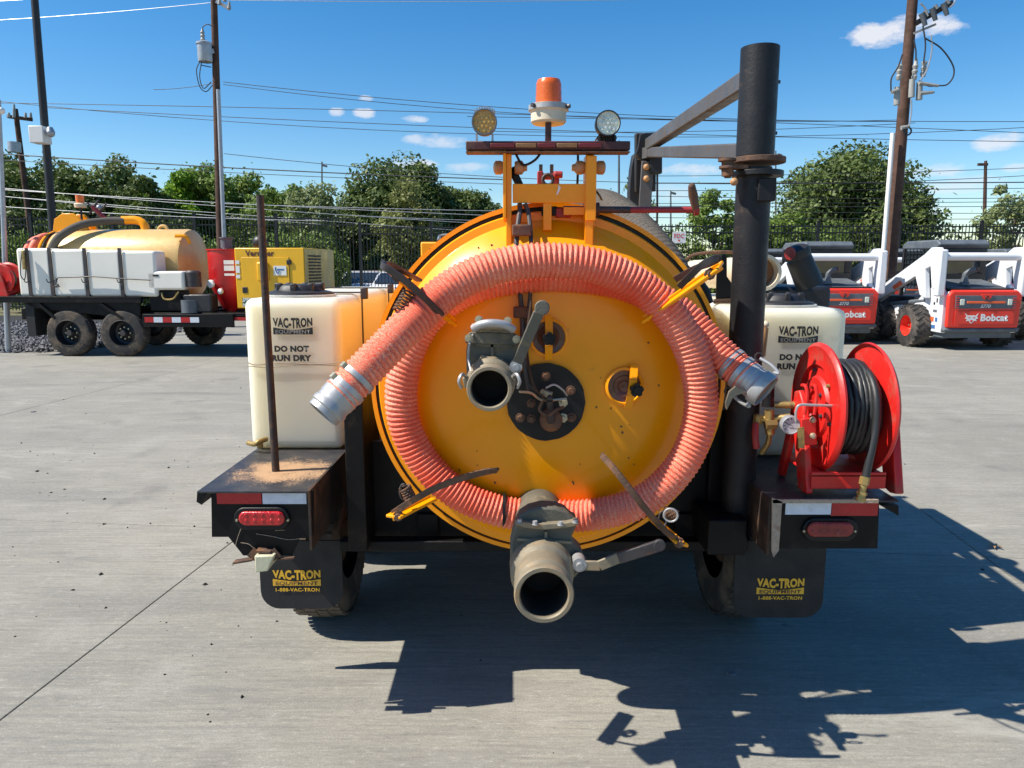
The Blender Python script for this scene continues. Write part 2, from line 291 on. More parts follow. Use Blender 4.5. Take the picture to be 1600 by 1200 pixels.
# ------------------------------------------------------------ mesh helper
class MB:
    def __init__(s): s.v = []; s.f = []
    def add(s, vs, fs):
        o = len(s.v); s.v += [tuple(x) for x in vs]; s.f += [tuple(i+o for i in f) for f in fs]; return s
    def box(s, x0, x1, y0, y1, z0, z1):
        vs = [(x, y, z) for z in (z0, z1) for y in (y0, y1) for x in (x0, x1)]
        return s.add(vs, [(0,2,3,1),(4,5,7,6),(0,1,5,4),(2,6,7,3),(0,4,6,2),(1,3,7,5)])
    def bar(s, p0, p1, wd, ht, up=(0,0,1)):
        p0, p1 = Vector(p0), Vector(p1); d = (p1-p0).normalized(); up = Vector(up)
        a = d.cross(up)
        if a.length < 1e-4: a = d.cross(Vector((1,0,0)))
        a.normalize(); b = a.cross(d).normalized()
        vs = [p + a*(i*wd/2) + b*(j*ht/2) for p in (p0, p1) for i, j in ((-1,-1),(1,-1),(1,1),(-1,1))]
        return s.add(vs, [(0,1,2,3),(7,6,5,4),(0,4,5,1),(1,5,6,2),(2,6,7,3),(3,7,4,0)])
    def prism(s, pts, off):
        n = len(pts); off = Vector(off); pts = [Vector(p) for p in pts]
        vs = pts + [p+off for p in pts]
        return s.add(vs, [tuple(range(n)), tuple(range(2*n-1, n-1, -1))] + [(i, i+n, (i+1)%n+n, (i+1)%n) for i in range(n)])
    def lathe(s, prof, org, axis=(0,1,0), n=32, close=False):
        ax = Vector(axis).normalized(); a = ax.orthogonal().normalized(); b = ax.cross(a); org = Vector(org); vs = []; fs = []
        for (r, h) in prof:
            for k in range(n):
                q = 2*pi*k/n; vs.append(org + ax*h + (a*cos(q)+b*sin(q))*max(r, 1e-5))
        m = len(prof)
        for i in range(m if close else m-1):
            j = (i+1) % m
            for k in range(n): fs.append((i*n+k, i*n+(k+1)%n, j*n+(k+1)%n, j*n+k))
        return s.add(vs, fs)
    def cyl(s, p0, p1, r0, r1=None, n=20, cap=True):
        p0, p1 = Vector(p0), Vector(p1); r1 = r0 if r1 is None else r1; h = (p1-p0).length
        pr = [(r0, 0), (r1, h)]
        if cap: pr = [(0, 0)] + pr + [(0, h)]
        return s.lathe(pr, p0, p1-p0, n)
    def ring(s, p0, p1, ro, ri, n=28):
        p0, p1 = Vector(p0), Vector(p1); h = (p1-p0).length
        return s.lathe([(ro,0),(ro,h),(ri,h),(ri,0)], p0, p1-p0, n, True)
    def torus(s, c, axis, R, r, n=32, m=10):
        return s.lathe([(R+r*cos(2*pi*k/m), r*sin(2*pi*k/m)) for k in range(m)], c, axis, n, True)
    def ball(s, c, r, n=16, m=9, sq=1.0):
        return s.lathe([(r*sin(pi*k/m), -r*cos(pi*k/m)*sq) for k in range(m+1)], c, (0,0,1), n)
    def tube(s, pts, r, n=10, cap=True, fr=None):
        pts = [Vector(p) for p in pts]; m = len(pts); vs = []; fs = []
        T = [(pts[min(i+1,m-1)]-pts[max(i-1,0)]).normalized() for i in range(m)]
        a = T[0].orthogonal().normalized()
        for i in range(m):
            a = (a - T[i]*a.dot(T[i])).normalized(); b = T[i].cross(a)
            for k in range(n):
                q = 2*pi*k/n
                rr = fr(i, q) if fr else (r[i] if isinstance(r, (list, tuple)) else r)
                vs.append(pts[i] + (a*cos(q)+b*sin(q))*rr)
        for i in range(m-1):
            for k in range(n): fs.append((i*n+k, i*n+(k+1)%n, (i+1)*n+(k+1)%n, (i+1)*n+k))
        if cap: fs.append(tuple(range(n-1,-1,-1))); fs.append(tuple(range((m-1)*n, m*n)))
        return s.add(vs, fs)
    def build(s, name, m, parent=None, bevel=0, smooth=True, seg=2, label=None, kind=None):
        me = bpy.data.meshes.new(name)
        off = Vector((0,0,0)); q = parent
        if q is not None:
            while q.parent: q = q.parent
            off = q.location if q.type == 'EMPTY' else Vector(q.get('_org', (0,0,0)))
        me.from_pydata([tuple(Vector(v)-off) for v in s.v], [], s.f)
        me.materials.append(MAT[m] if isinstance(m, str) else m)
        if smooth:
            me.polygons.foreach_set('use_smooth', [True]*len(me.polygons)); me.set_sharp_from_angle(angle=radians(38))
        o = bpy.data.objects.new(name, me); COL.objects.link(o)
        if parent is not None: o.parent = parent
        if bevel:
            md = o.modifiers.new('bevel', 'BEVEL'); md.width = bevel; md.segments = seg; md.limit_method = 'ANGLE'; md.angle_limit = radians(38); md.harden_normals = False
        if label: o['label'] = label
        if kind: o['kind'] = kind
        return o

def root(name, loc, label, cat, group=None):
    o = bpy.data.objects.new(name, None); COL.objects.link(o); o.location = loc; o.empty_display_size = .2
    o['label'] = label; o['category'] = cat
    if group: o['group'] = group
    return o
def tag(o, label, cat, group=None, kind=None):
    o['label'] = label; o['category'] = cat
    if group: o['group'] = group
    if kind: o['kind'] = kind
    return o
def copy_tree(o, loc=None, rz=None, label=None, par=None):
    c = o.copy(); COL.objects.link(c); c.parent = par
    for ch in o.children: copy_tree(ch, par=c)
    if loc is not None: c.location = loc
    if rz is not None: c.rotation_euler = (0, 0, rz)
    if label: c['label'] = label
    return c
def catmull(pts, n=12):
    pts = [Vector(p) for p in pts]; out = []
    q = [pts[0]*2-pts[1]] + pts + [pts[-1]*2-pts[-2]]
    for i in range(1, len(q)-2):
        p0, p1, p2, p3 = q[i-1:i+3]
        for k in range(n):
            t = k/n
            out.append(.5*((2*p1)+(p2-p0)*t+(2*p0-5*p1+4*p2-p3)*t*t+(3*p1-p0-3*p2+p3)*t**3))
    out.append(pts[-1]); return out
def resample(pts, step):
    d = [0]
    for a, b in zip(pts, pts[1:]): d.append(d[-1]+(b-a).length)
    n = max(2, int(d[-1]/step)); out = []; j = 0
    for k in range(n+1):
        x = d[-1]*k/n
        while j < len(d)-2 and d[j+1] < x: j += 1
        t = (x-d[j])/max(1e-9, d[j+1]-d[j]); out.append(pts[j].lerp(pts[j+1], min(1, t)))
    return out, d[-1]

def text(body, name, m, parent, org, right, up, width, height, bold=.02, warp=None, depth=.0012, shear=0, align='C'):
    """flat lettering centred at org; right / up are unit vectors of the surface"""
    cu = bpy.data.curves.new('t', 'FONT'); cu.body = body; cu.offset = bold; cu.space_character = 1.06; cu.resolution_u = 3; cu.shear = shear
    ob = bpy.data.objects.new('t', cu); COL.objects.link(ob)
    bpy.context.view_layer.update()
    me = bpy.data.meshes.new_from_object(ob.evaluated_get(bpy.context.evaluated_depsgraph_get()))
    bpy.data.objects.remove(ob); bpy.data.curves.remove(cu)
    co = np.array([v.co[:] for v in me.vertices]); x0, y0 = co[:,0].min(), co[:,1].min(); sx, sy = np.ptp(co[:,0]), np.ptp(co[:,1])
    X = (co[:,0]-x0)/sx - .5; Y = (co[:,1]-y0)/sy
    if warp: Y = warp(X, Y)
    right, up = Vector(right).normalized(), Vector(up).normalized(); nrm = right.cross(up)
    off = Vector((0,0,0)); q = parent
    if q is not None:
        while q.parent: q = q.parent
        off = q.location
    base = Vector(org)-off
    vs = [base + right*(x*width) + up*((y-.5)*height) + nrm*depth for x, y in zip(X, Y)]
    for v, p in zip(me.vertices, vs): v.co = p
    me.materials.clear(); me.materials.append(MAT[m])
    o = bpy.data.objects.new(name, me); COL.objects.link(o); o.parent = parent
    return o

# ------------------------------------------------------------ the setting: ground
ga = radians(6.0)                                        # joints run 6 degrees off the view
gx, gy = Vector((cos(ga), -sin(ga), 0)), Vector((sin(ga), cos(ga), 0))
g0 = G(0, 1125); g0 = g0 + gy*((4.25 - g0.y)/gy.y)          # a corner of the joint grid
land = MB().box(-900, 900, -60, 1500, -.6, -.14).build('ground', 'ground_grass', smooth=False); land['kind'] = 'structure'
road = MB().box(-200, 200, 31, 38, -.5, -.11).build('road', 'asphalt', smooth=False); road['kind'] = 'structure'
pave = MB().box(-20, 38, -6, 25.2, -.13, -.09).build('pavement', 'base_dark', smooth=False); pave['kind'] = 'structure'
SL = 4.15
sm = MB().box(.0024, SL-.0024, .0024, SL-.0024, -.1, 0)
first = None
for i in range(-6, 9):
    for j in range(-3, 6):
        o3 = g0 + gx*(i*SL) + gy*(j*SL)
        c3 = o3 + gx*SL/2 + gy*SL/2
        if c3.y > 24.4 or (i < -2 and c3.x < -6.5 and c3.y > 12.6) : continue
        if first is None:
            first = sm.build('concrete_slab', 'concrete', bevel=.004, smooth=False); o = first
        else:
            o = first.copy(); COL.objects.link(o)
        o.parent = pave; o.location = (o3.x, o3.y, random.uniform(-.0015, .0015)); o.rotation_euler = (0, 0, -ga)
def noise_pts(n): return np.random.rand(n)
# loose gravel beside the yard, far left
def gravel(name, x0, x1, y0, y1, n):
    ico = []; me = bpy.data.meshes.new(name)
    t_ = (1+5**.5)/2
    bv = np.array([(-1,0,0),(1,0,0),(0,-1,0),(0,1,0),(0,0,-1),(0,0,1)], float)
    bf = np.array([(0,2,5),(2,1,5),(1,3,5),(3,0,5),(2,0,4),(1,2,4),(3,1,4),(0,3,4)])
    s = np.random.uniform(.025, .06, (n,1,1))*np.random.uniform(.6,1.2,(n,6,1))
    ctr = np.stack([np.random.uniform(x0,x1,n), np.random.uniform(y0,y1,n), np.random.uniform(-.05,.06,n)], 1)[:,None,:]
    a = np.random.rand(n)*6.28; R = np.zeros((n,3,3)); R[:,0,0]=np.cos(a); R[:,0,1]=-np.sin(a); R[:,1,0]=np.sin(a); R[:,1,1]=np.cos(a); R[:,2,2]=.8
    V = np.einsum('nij,nkj->nki', R, bv[None]*s) + ctr
    F = bf[None] + (np.arange(n)*6)[:,None,None]
    me.from_pydata(V.reshape(-1,3).tolist(), [], F.reshape(-1,3).tolist()); me.materials.append(MAT['gravel_a'])
    o = bpy.data.objects.new(name, me); COL.objects.link(o); return o
tag(gravel('gravel_bed', -26, -7.9, 13.4, 20.5, 26000), 'grey crushed stone spread beside the concrete yard on the left', 'gravel', kind='stuff')
bed = MB().box(-26, -7.8, 13.3, 20.6, -.13, -.02).build('gravel_base', 'gravel_a', smooth=False); bed['kind'] = 'structure'

# grit and small stones lying on the slabs
def grit(n):
    rng = np.random.RandomState(11); bv = np.array([(-1,0,0),(1,0,0),(0,-1,0),(0,1,0),(0,0,.7)], float); bf = np.array([(0,2,4),(2,1,4),(1,3,4),(3,0,4)])
    x = np.concatenate([rng.uniform(-5,-.9,n//2), rng.uniform(-6,7,n-n//2)]); y = np.concatenate([rng.uniform(2.2,6.5,n//2), rng.uniform(2,11,n-n//2)])
    s = (rng.exponential(.0035,(n,1,1))+.0025)*rng.uniform(.5,1.3,(n,5,1)); V = bv[None]*s + np.stack([x,y,np.full(n,.001)],1)[:,None,:]
    F = bf[None] + (np.arange(n)*5)[:,None,None]
    me = bpy.data.meshes.new('grit'); me.from_pydata(V.reshape(-1,3).tolist(), [], F.reshape(-1,3).tolist()); me.materials.append(MAT['base_dark'])
    o = bpy.data.objects.new('grit', me); COL.objects.link(o); tag(o, 'scattered dark grit and tiny stones on the pale concrete', 'grit', kind='stuff')
grit(520)

# ------------------------------------------------------------ trees
def tree(u, vtop, halfw, Y, m, label, n=7000, leaf=.16, trunk_h=None, squash=1.0, clusters=None, airy=.32, top_off=0, group='trees beyond the fence', zbot=.6, cat='tree'):
    top = P(u, vtop, Y); x, H = top.x, top.z*1.05; t = Y/px_dir(u, vtop).y; W = halfw*t/FPX*1.12
    rt = root('tree', (x, Y, -.14), label, cat, group)
    rng = np.random.RandomState(int(u*7+Y))
    n = int(n*3.6); leaf *= .66; cz = H*.40; hz = H*.60; zb = .3
    K = clusters or int(40+W*W*10)
    c = rng.normal(size=(K,3)); c /= np.linalg.norm(c, axis=1)[:,None]
    rad = rng.uniform(.35, .93, (K,1))**.6
    c = np.sign(c)*np.abs(c)**.72
    c = c*rad*np.array([W*.92, W*.8, hz*.92])
    c[:,0] *= 1-.18*np.clip(c[:,2]/hz, 0, 1)
    cr = rng.uniform(.16, .36, K)*min(W, hz*1.1)
    idx = rng.randint(0, K, n)
    d = rng.normal(size=(n,3)); d /= np.linalg.norm(d, axis=1)[:,None]
    rr = rng.uniform(.25, 1.0, (n,1))**.5
    p = c[idx] + d*rr*cr[idx][:,None]*np.array([1,1,.8])
    p[:,2] += cz
    lo = p[:,2] < .25; p[lo,2] = rng.uniform(.25, H*.5, lo.sum())
    stray = rng.rand(n) < .06; p[stray] += rng.normal(size=(stray.sum(),3))*.22
    nn = d*.7 + rng.normal(size=(n,3))*.6 + np.array([0,0,.35]); nn /= np.linalg.norm(nn, axis=1)[:,None]
    a = np.cross(nn, rng.normal(size=(n,3))); a /= np.linalg.norm(a, axis=1)[:,None]; b = np.cross(nn, a)
    s = leaf*rng.uniform(.55, 1.25, (n,1))
    V = np.stack([p-a*s, p-b*s*.55, p+a*s, p+b*s*.55], 1)
    V[:,:,0] += 0; V[:,:,1] += 0
    me = bpy.data.meshes.new('crown'); F = np.arange(n*4).reshape(n,4)
    V = V.reshape(-1,3); V[:,2] += .14
    me.from_pydata(V.tolist(), [], F.tolist()); me.materials.append(MAT[m])
    o = bpy.data.objects.new('crown', me); COL.objects.link(o); o.parent = rt
    # trunk and limbs
    tb = MB(); th = trunk_h or max(zb+.4, H*.35); r0 = max(.06, W*.055)
    tb.tube([(x,Y,-.3),(x+.05,Y,th*.5),(x-.04,Y,th),(x+.05,Y,th+(H-th)*.5)], [r0*1.2, r0, r0*.8, r0*.3], 8)
    for k in range(min(12, K)):
        e = Vector((x+c[k,0]*.8, Y+c[k,1]*.8, cz+c[k,2]*.8)); s0 = Vector((x, Y, th*random.uniform(.7, 1.1)))
        mid = s0.lerp(e, .5) + Vector((0,0,.15*W))
        tb.tube([s0, mid, e], [r0*.5, r0*.32, r0*.12], 6)
    tb.build('trunk', 'bark', rt)
    return rt
tree(40, 238, 95, 40, 'leaf_dark', 'dark evergreen oak at the far left behind the grey utility pole', 9000, .2)
tree(165, 246, 78, 38, 'leaf_dark', 'dark round tree directly left of the bright green one behind the trailer hose hump', 8000, .19)
tree(262, 262, 62, 36, 'leaf_bright', 'bright yellow-green tree left of the transformer pole', 7000, .17)
tree(335, 256, 60, 37, 'leaf_mid', 'mid green tree growing right behind the transformer pole', 7000, .17)
tree(398, 262, 58, 37, 'leaf_mid', 'mid green tree between the transformer pole and the pale thin tree', 6000, .17)
tree(482, 268, 48, 31, 'leaf_pale', 'thin pale grey-green young tree behind the fence post left of the large oak', 2600, .13)
tree(622, 254, 92, 42, 'leaf_dark', 'large dark oak with domed crown left of the beacon lamp', 14000, .2)
tree(715, 290, 76, 43, 'leaf_dark', 'lower dark oak reaching to the yellow upright of the tank trailer', 9000, .2)
tree(640, 276, 52, 30, 'leaf_olive', 'pale olive tree standing in front of the large domed oak', 3600, .13)
tree(985, 284, 44, 30, 'leaf_pale', 'sparse pale tree seen between the light bar and the black boom', 1800, .12)
tree(1120, 292, 44, 29, 'leaf_mid', 'light green tree directly left of the black mast pipe', 3400, .12)
tree(1222, 312, 46, 29, 'leaf_mid', 'small leafy tree directly right of the black mast pipe', 3600, .12)
tree(1330, 236, 112, 36, 'leaf_dark', 'big dark round oak left of the leaning brown utility pole', 16000, .18)
tree(1395, 300, 78, 34, 'leaf_dark', 'low dark oak lobe spreading right behind the leaning brown pole', 7000, .17)
tree(1590, 284, 52, 28, 'leaf_pale', 'sparse pale tree at the right edge beside the thin brown pole', 2300, .12)

def hedge(u0, u1, vtop, Y, m, label, n, leaf=.14):
    a, b = P(u0, vtop, Y), P(u1, vtop, Y); H = a.z
    rng = np.random.RandomState(int(u0+Y)+500); n = int(n*1.5); leaf *= .75; K = int((b.x-a.x)*1.6)+4
    cx_ = rng.uniform(a.x, b.x, K); hh = H*rng.uniform(.5, 1.0, K)
    idx = rng.randint(0, K, n); d = rng.normal(size=(n,3)); d /= np.linalg.norm(d, axis=1)[:,None]
    p = np.stack([cx_[idx]+d[:,0]*.8, Y+d[:,1]*.7, np.abs(hh[idx]*rng.rand(n)**.7 + d[:,2]*.25)], 1)
    s = leaf*rng.uniform(.5,1.3,(n,1)); aa = rng.normal(size=(n,3)); aa /= np.linalg.norm(aa,axis=1)[:,None]; bb = np.cross(aa, rng.normal(size=(n,3))); bb /= np.linalg.norm(bb,axis=1)[:,None]
    V = np.stack([p-aa*s, p-bb*s*.55, p+aa*s, p+bb*s*.55], 1).reshape(-1,3)
    me = bpy.data.meshes.new('h'); me.from_pydata(V.tolist(), [], np.arange(n*4).reshape(n,4).tolist()); me.materials.append(MAT[m])
    o = bpy.data.objects.new('shrubbery', me); COL.objects.link(o)
    tag(o, label, 'shrubbery', kind='stuff')
tree(108, 262, 60, 44, 'leaf_mid', 'mid green tree between the two dark trees behind the leaning black post', 8000, .18)
tree(212, 268, 56, 34, 'leaf_dark', 'low dark tree in the gap left of the bright green tree', 6000, .16)
tree(300, 268, 50, 41, 'leaf_bright', 'yellow-green tree half hidden between the bright tree and the transformer pole', 6500, .17)
tree(440, 290, 58, 35, 'leaf_mid', 'low leafy tree under the thin pale tree left of the large oak', 5000, .15)
tree(552, 306, 46, 36, 'leaf_dark', 'small dark tree at the left foot of the large oak', 5000, .15)
hedge(-40, 530, 335, 33, 'leaf_dark', 'dense dark shrubs filling the strip behind the left fence', 26000)
hedge(-30, 540, 365, 27.5, 'leaf_mid', 'lighter green bushes low behind the left fence', 15000, .11)
hedge(545, 800, 362, 40, 'leaf_dark', 'dark shrubs under the oaks behind the parked cars', 9000)
hedge(985, 1300, 348, 30, 'leaf_mid', 'olive shrubs behind the fence around the black mast', 13000, .11)
hedge(1290, 1460, 345, 33, 'leaf_dark', 'dark shrubs beneath the big round oak', 9000)
hedge(1440, 1700, 372, 36, 'leaf_olive', 'low olive bushes behind the fence at the far right', 9000)

# ------------------------------------------------------------ fences
def fence(x0, y0, x1, y1, h, label, sp=.115, post_sp=2.75, zb=0.0):
    rt = root('iron_fence', (x0, y0, zb), label, 'fence', 'black picket fence round the yard')
    a, b = Vector((x0,y0,zb)), Vector((x1,y1,zb)); d = b-a; Ln = d.length; d.normalize()
    k = 0; s = 0.0
    while s <= Ln+.01:
        p = a+d*s; MB().box(p.x-.045, p.x+.045, p.y-.045, p.y+.045, zb-.2, zb+h+.08).box(p.x-.055, p.x+.055, p.y-.055, p.y+.055, zb+h+.08, zb+h+.11).build('fence_post', 'fence_black', rt, smooth=False); s += post_sp
    for z in (.18, h-.28, h-.08):
        MB().bar(a+Vector((0,0,z)), b+Vector((0,0,z)), .035, .04).build('fence_rail', 'fence_black', rt, smooth=False)
    m = MB(); s = sp
    while s < Ln:
        p = a+d*s; m.box(p.x-.011, p.x+.011, p.y-.011, p.y+.011, zb+.06, zb+h); s += sp
    m.build('pickets', 'fence_black', rt, smooth=False, kind='stuff')
    return rt
zf = lambda u, v, Y: P(u, v, Y).z
FY = 25.5
fence(P(-120,0,FY).x, FY, P(545,0,FY).x, FY, zf(400,338,FY), 'tall black picket fence behind the left vacuum trailer')
fence(P(551,0,FY).x, FY, P(812,0,FY).x, FY, zf(600,352,FY), 'lower black picket fence run left of the tank dome', post_sp=2.4)
fence(P(900,0,FY).x, FY, P(1815,0,FY).x, FY, zf(1300,350,FY), 'black picket fence behind the compact loaders on the right')
# FDC sign
r_ = root('sign', P(1061,371,25.4), 'small white FDC sign hung on the picket fence left of the mast', 'sign')
p0, p1 = P(1051,362,25.42), P(1071,380,25.42)
MB().box(p0.x, p1.x, 25.4, 25.43, p1.z, p0.z).build('sign_panel', 'sign_white', r_, smooth=False)
text('FDC', 'lettering', 'reel_red', r_, ((p0.x+p1.x)/2, 25.395, p0.z-(p0.z-p1.z)*.38), (1,0,0), (0,0,1), .34, .15)
MB().prism([( (p0.x+p1.x)/2-.05, 25.388, p1.z+.11), ((p0.x+p1.x)/2+.05, 25.388, p1.z+.11), ((p0.x+p1.x)/2, 25.388, p1.z+.04)], (0,-.004,0)).build('arrow', 'reel_red', r_, smooth=False)

# ------------------------------------------------------------ poles and wires
def upole(u0, v0, u1, v1, Y, w0, w1, name, m, label, cat='utility pole', down=True):
    a, b = P(u0, v0, Y), P(u1, v1, Y)
    d = (b-a); e = a + d*((a.z+.3)/(-d.z)) if down else b
    rt = root(name, (e.x, Y, 0), label, cat)
    k = Y/FPX
    MB().tube([e, b.lerp(a,.5), a+(a-b)*.05], [w1*k/2, (w0+w1)*k/4, w0*k/2], 16).build('shaft', m, rt)
    return rt
# leaning brown pole on the right
rp = upole(1427, -14, 1394, 385, 19.2, 14, 19, 'utility_pole', 'pole_wood', 'leaning brown wooden utility pole with crossarm gear behind the loaders')
a, b = P(1395, 208, 19), P(1381, 385, 19); MB().tube([a, b, b+(b-a)*.8], .055, 10).build('conduit', 'decal_white', rp)
MB().bar(P(1432,36,19), P(1488,4,19), .1, .12).build('crossarm', 'pole_dark', rp)
MB().bar(P(1428,52,19), P(1462,38,19), .05, .05).build('brace', 'insulator', rp)
for (u, v) in ((1442,28),(1458,20),(1476,12)):
    MB().cyl(P(u-2,v-7,18.9), P(u+4,v+12,18.9), .07, .05, 10).build('insulator', 'loader_grey', rp)
    MB().cyl(P(u+3,v-12,18.9), P(u+6,v-6,18.9), .05, .05, 8).build('insulator', 'insulator', rp)
for (u, v, h) in ((1428,95,30),(1442,98,22),(1404,105,20)):
    MB().lathe([(0,0),(.05,0),(.07,.08),(.045,.12),(.07,.2),(.045,.24),(.07,.32),(.045,.36),(.03,h*.0165),(0,h*.0165)], P(u,v+h,18.9), (0.03,0,1), 10).build('insulator', 'insulator', rp)
for (u, v) in ((1425,138),(1437,142),(1402,150)):
    MB().cyl(P(u,v-14,18.85), P(u-1,v+14,18.85), .07, .075, 12).build('terminator', 'insulator', rp)
for pts in ([(1428,62),(1431,80),(1431,95)],[(1442,40),(1446,70),(1443,98)],[(1455,55),(1456,80),(1448,110),(1436,128)],[(1446,60),(1470,75),(1488,100),(1490,118),(1480,132),(1466,134)],
            [(1410,85),(1403,105),(1393,122),(1392,142)],[(1424,155),(1424,175),(1421,195)],[(1436,126),(1450,134),(1466,134)],[(1437,145),(1448,145),(1460,144)],
            [(1438,5),(1445,12),(1450,25)],[(1495,-5),(1490,6),(1484,12)]):
    MB().tube(catmull([P(u,v,18.8) for u, v in pts], 6), .018, 6).build('lead_wire', 'wire_light' if pts[0][0] in (1455,1438,1495,1424) else 'wire_dark', rp)
for (u0,v0,u1,v1) in ((1436,130,1466,134),(1437,146,1458,144),(1393,144,1404,140),(1408,200,1421,197)):
    MB().cyl(P(u0,v0,18.8), P(u1,v1,18.8), .05, .035, 8).build('bushing', 'insulator', rp)
MB().torus(P(1418,205,18.8), (0,1,0), .09, .02).build('wire_coil', 'wire_dark', rp)
# transformer pole
tp = upole(334, -12, 345, 380, 19.3, 9, 13, 'utility_pole', 'pole_wood', 'straight wooden utility pole carrying a grey transformer on the left')
a, b = P(341,140,19.1), P(350,370,19.1); MB().tube([a, b, b+(b-a)*.6], .05, 10).build('conduit', 'galvanised', tp)
tx = P(320, 82, 19.1)
MB().lathe([(0,-.22),(.16,-.22),(.17,-.18),(.17,.17),(.19,.18),(.19,.22),(.1,.26),(0,.27)], tx, (0,0,1), 20).build('transformer', 'galvanised', tp)
MB().lathe([(0,0),(.05,0),(.06,.04),(.035,.08),(.06,.12),(.035,.16),(.05,.2),(.02,.26),(0,.3)], tx+Vector((-.03,0,.26)), (0,0,1), 10).build('insulator', 'insulator', tp)
MB().bar(tx, P(334,80,19.2), .08, .1).build('bracket', 'galvanised', tp)
MB().bar(P(338,2,19.2), P(359,14,19.2), .06, .08).build('crossarm', 'galvanised', tp)
for (u, v) in ((343,5),(358,12),(351,0)): MB().cyl(P(u,v+2,19.1), P(u,v-9,19.1), .05, .03, 8).build('insulator', 'insulator', tp)
for pts in ([(313,95),(307,110),(312,135),(322,143),(332,133)],[(318,50),(317,42),(325,38),(333,42)],[(315,95),(312,120),(318,138),(330,128)],[(315,102),(330,105)]):
    MB().tube(catmull([P(u,v,19.1) for u, v in pts], 6), .012, 5).build('lead_wire', 'wire_dark', tp)
# black light pole with camera box
lp = upole(53, -14, 81, 335, 16.5, 10, 12, 'lamp_post', 'pole_dark', 'tall leaning black steel post with white camera box at the left', 'lamp post')
q = P(66, 212, 16.3); MB().box(q.x-.16, q.x+.14, 16.1, 16.4, q.z-.17, q.z+.17).build('camera_box', 'decal_white', lp, bevel=.015)
for (u, v) in ((52,208),(79,208)):
    q = P(u, v, 16.2); m = MB().ball(q, .085, 14, 8); m.cyl(q+Vector((0,0,.02)), q+Vector((0,0,.12)), .09, .05, 12); m.bar(q+Vector((0,.02,.08)), P(66,208,16.2), .03, .03); m.build('dome_camera', 'galvanised', lp)
# far left wooden pole
fp = upole(25, 178, 44, 330, 34, 7, 9, 'utility_pole', 'pole_wood', 'distant short utility pole with crossarm at the far left')
MB().bar(P(12,182,33.8), P(50,187,33.8), .12, .14).build('crossarm', 'pole_wood', fp)
for u in (14, 22, 40, 48): MB().cyl(P(u,184,33.7), P(u,176 if u != 22 else 163,33.7), .07, .04, 8).build('insulator', 'insulator', fp)
MB().cyl(P(23,238,33.6), P(22,222,33.6), .26, .26, 14).build('transformer', 'galvanised', fp)
# grey post at the left edge
gp = upole(-1, 170, 9, 440, 13.5, 5, 9, 'lamp_post', 'galvanised', 'slim grey steel post cut by the left edge of the picture', 'post')
MB().ball(P(2, 173, 13.5), .06).build('post_cap', 'decal_white', gp)
for (u, v0, v1, Y, wd, lab) in ((503,257,345,60,3,'distant thin lamp post behind the pale tree on the left'),(967,225,330,45,4,'thin grey lamp post right of the light bar'),
                         (1048,300,345,60,3,'short distant lamp post left of the mast'),(1540,256,350,38,6,'thin brown pole behind the fence at the right'),
                         (1212,240,330,62,3,'distant lamp post with curved arm right of the mast')):
    r_ = upole(u, v0, u-2 if u > 1500 else u, v1, Y, wd*.7, wd, 'lamp_post', 'pole_wood' if u == 1540 else 'loader_grey', lab, 'post')
    if u in (503, 1048): MB().bar(P(u,v0+1,Y), P(u+8,v0+3,Y), .2, .15).build('lamp_head', 'loader_grey', r_)
    if u == 967: MB().bar(P(u-7,v0+1,Y), P(u+7,v0+1,Y), .14, .12).build('lamp_head', 'loader_grey', r_)
    if u == 1540: MB().bar(P(u-12,v0+1,Y), P(u+3,v0+1,Y), .12, .12).build('crossarm', 'pole_wood', r_)
    if u == 1212: MB().tube(catmull([P(1212,244,Y),P(1216,241,Y),P(1222,243,Y)],5), .08, 6).build('lamp_head', 'loader_grey', r_)

WL = [((-30,33),(332,4),2,0),((343,0),(1060,-2),3,0),((-20,2),(75,-4),1,0),
      ((349,128),(1420,190),14,1),((349,132),(1420,187),20,1),((-60,160),(1660,210),-6,1),((-60,152),(1660,196),34,1),((70,168),(1660,222),8,1),((240,140),(334,130),2,1),
      ((730,182),(1660,190),2,1),((760,205),(1430,192),6,1),
      ((350,240),(1700,268),30,1),((-60,236),(800,281),4,2),((-60,246),(800,288),3,1),((990,286),(1700,284),1,2),((990,298),(1700,293),1,1),((990,275),(1700,258),4,1),
      ((1000,306),(1700,308),3,1),((-60,288),(800,352),4,0),((-60,292),(800,338),3,0),((-60,300),(520,352),2,0),((340,318),(800,330),1,0),((520,335),(800,346),1,0),
      ((1000,322),(1700,322),1,1),((1000,318),(1700,314),1,1),((1020,340),(1700,342),1,1),((-60,302),(800,366),1,0),((1200,331),(1700,333),1,1),
      ((1180,285),(1430,268),3,1),((-60,318),(500,345),4,0)]
PL = []
for i, ((u0,v0),(u1,v1),sag,thk) in enumerate(WL):
    Y = 20 if thk == 0 and v0 > 100 else 26
    if v0 > 255 or thk != 0: Y = 24.5 if i % 2 else 26.5
    a, b = P(u0,v0,Y), P(u1,v1,Y); pts = []
    for k in range(17):
        s = k/16; q = a.lerp(b, s); q.z -= 4*s*(1-s)*sag*Y/FPX; pts.append(q)
    o = MB().tube(pts, (.0095, .010, .019)[thk], 5).build('power_line', 'wire_light' if thk == 0 else 'wire_dark')
    o['category'] = 'power line'; o['group'] = 'overhead power lines'; o['_v'] = (v0+v1)/2+sag; PL.append((o, (v0+v1)/2+sag, u0, u1, thk))
ORD = 'first second third fourth fifth sixth seventh eighth ninth tenth eleventh twelfth thirteenth fourteenth fifteenth sixteenth'.split()
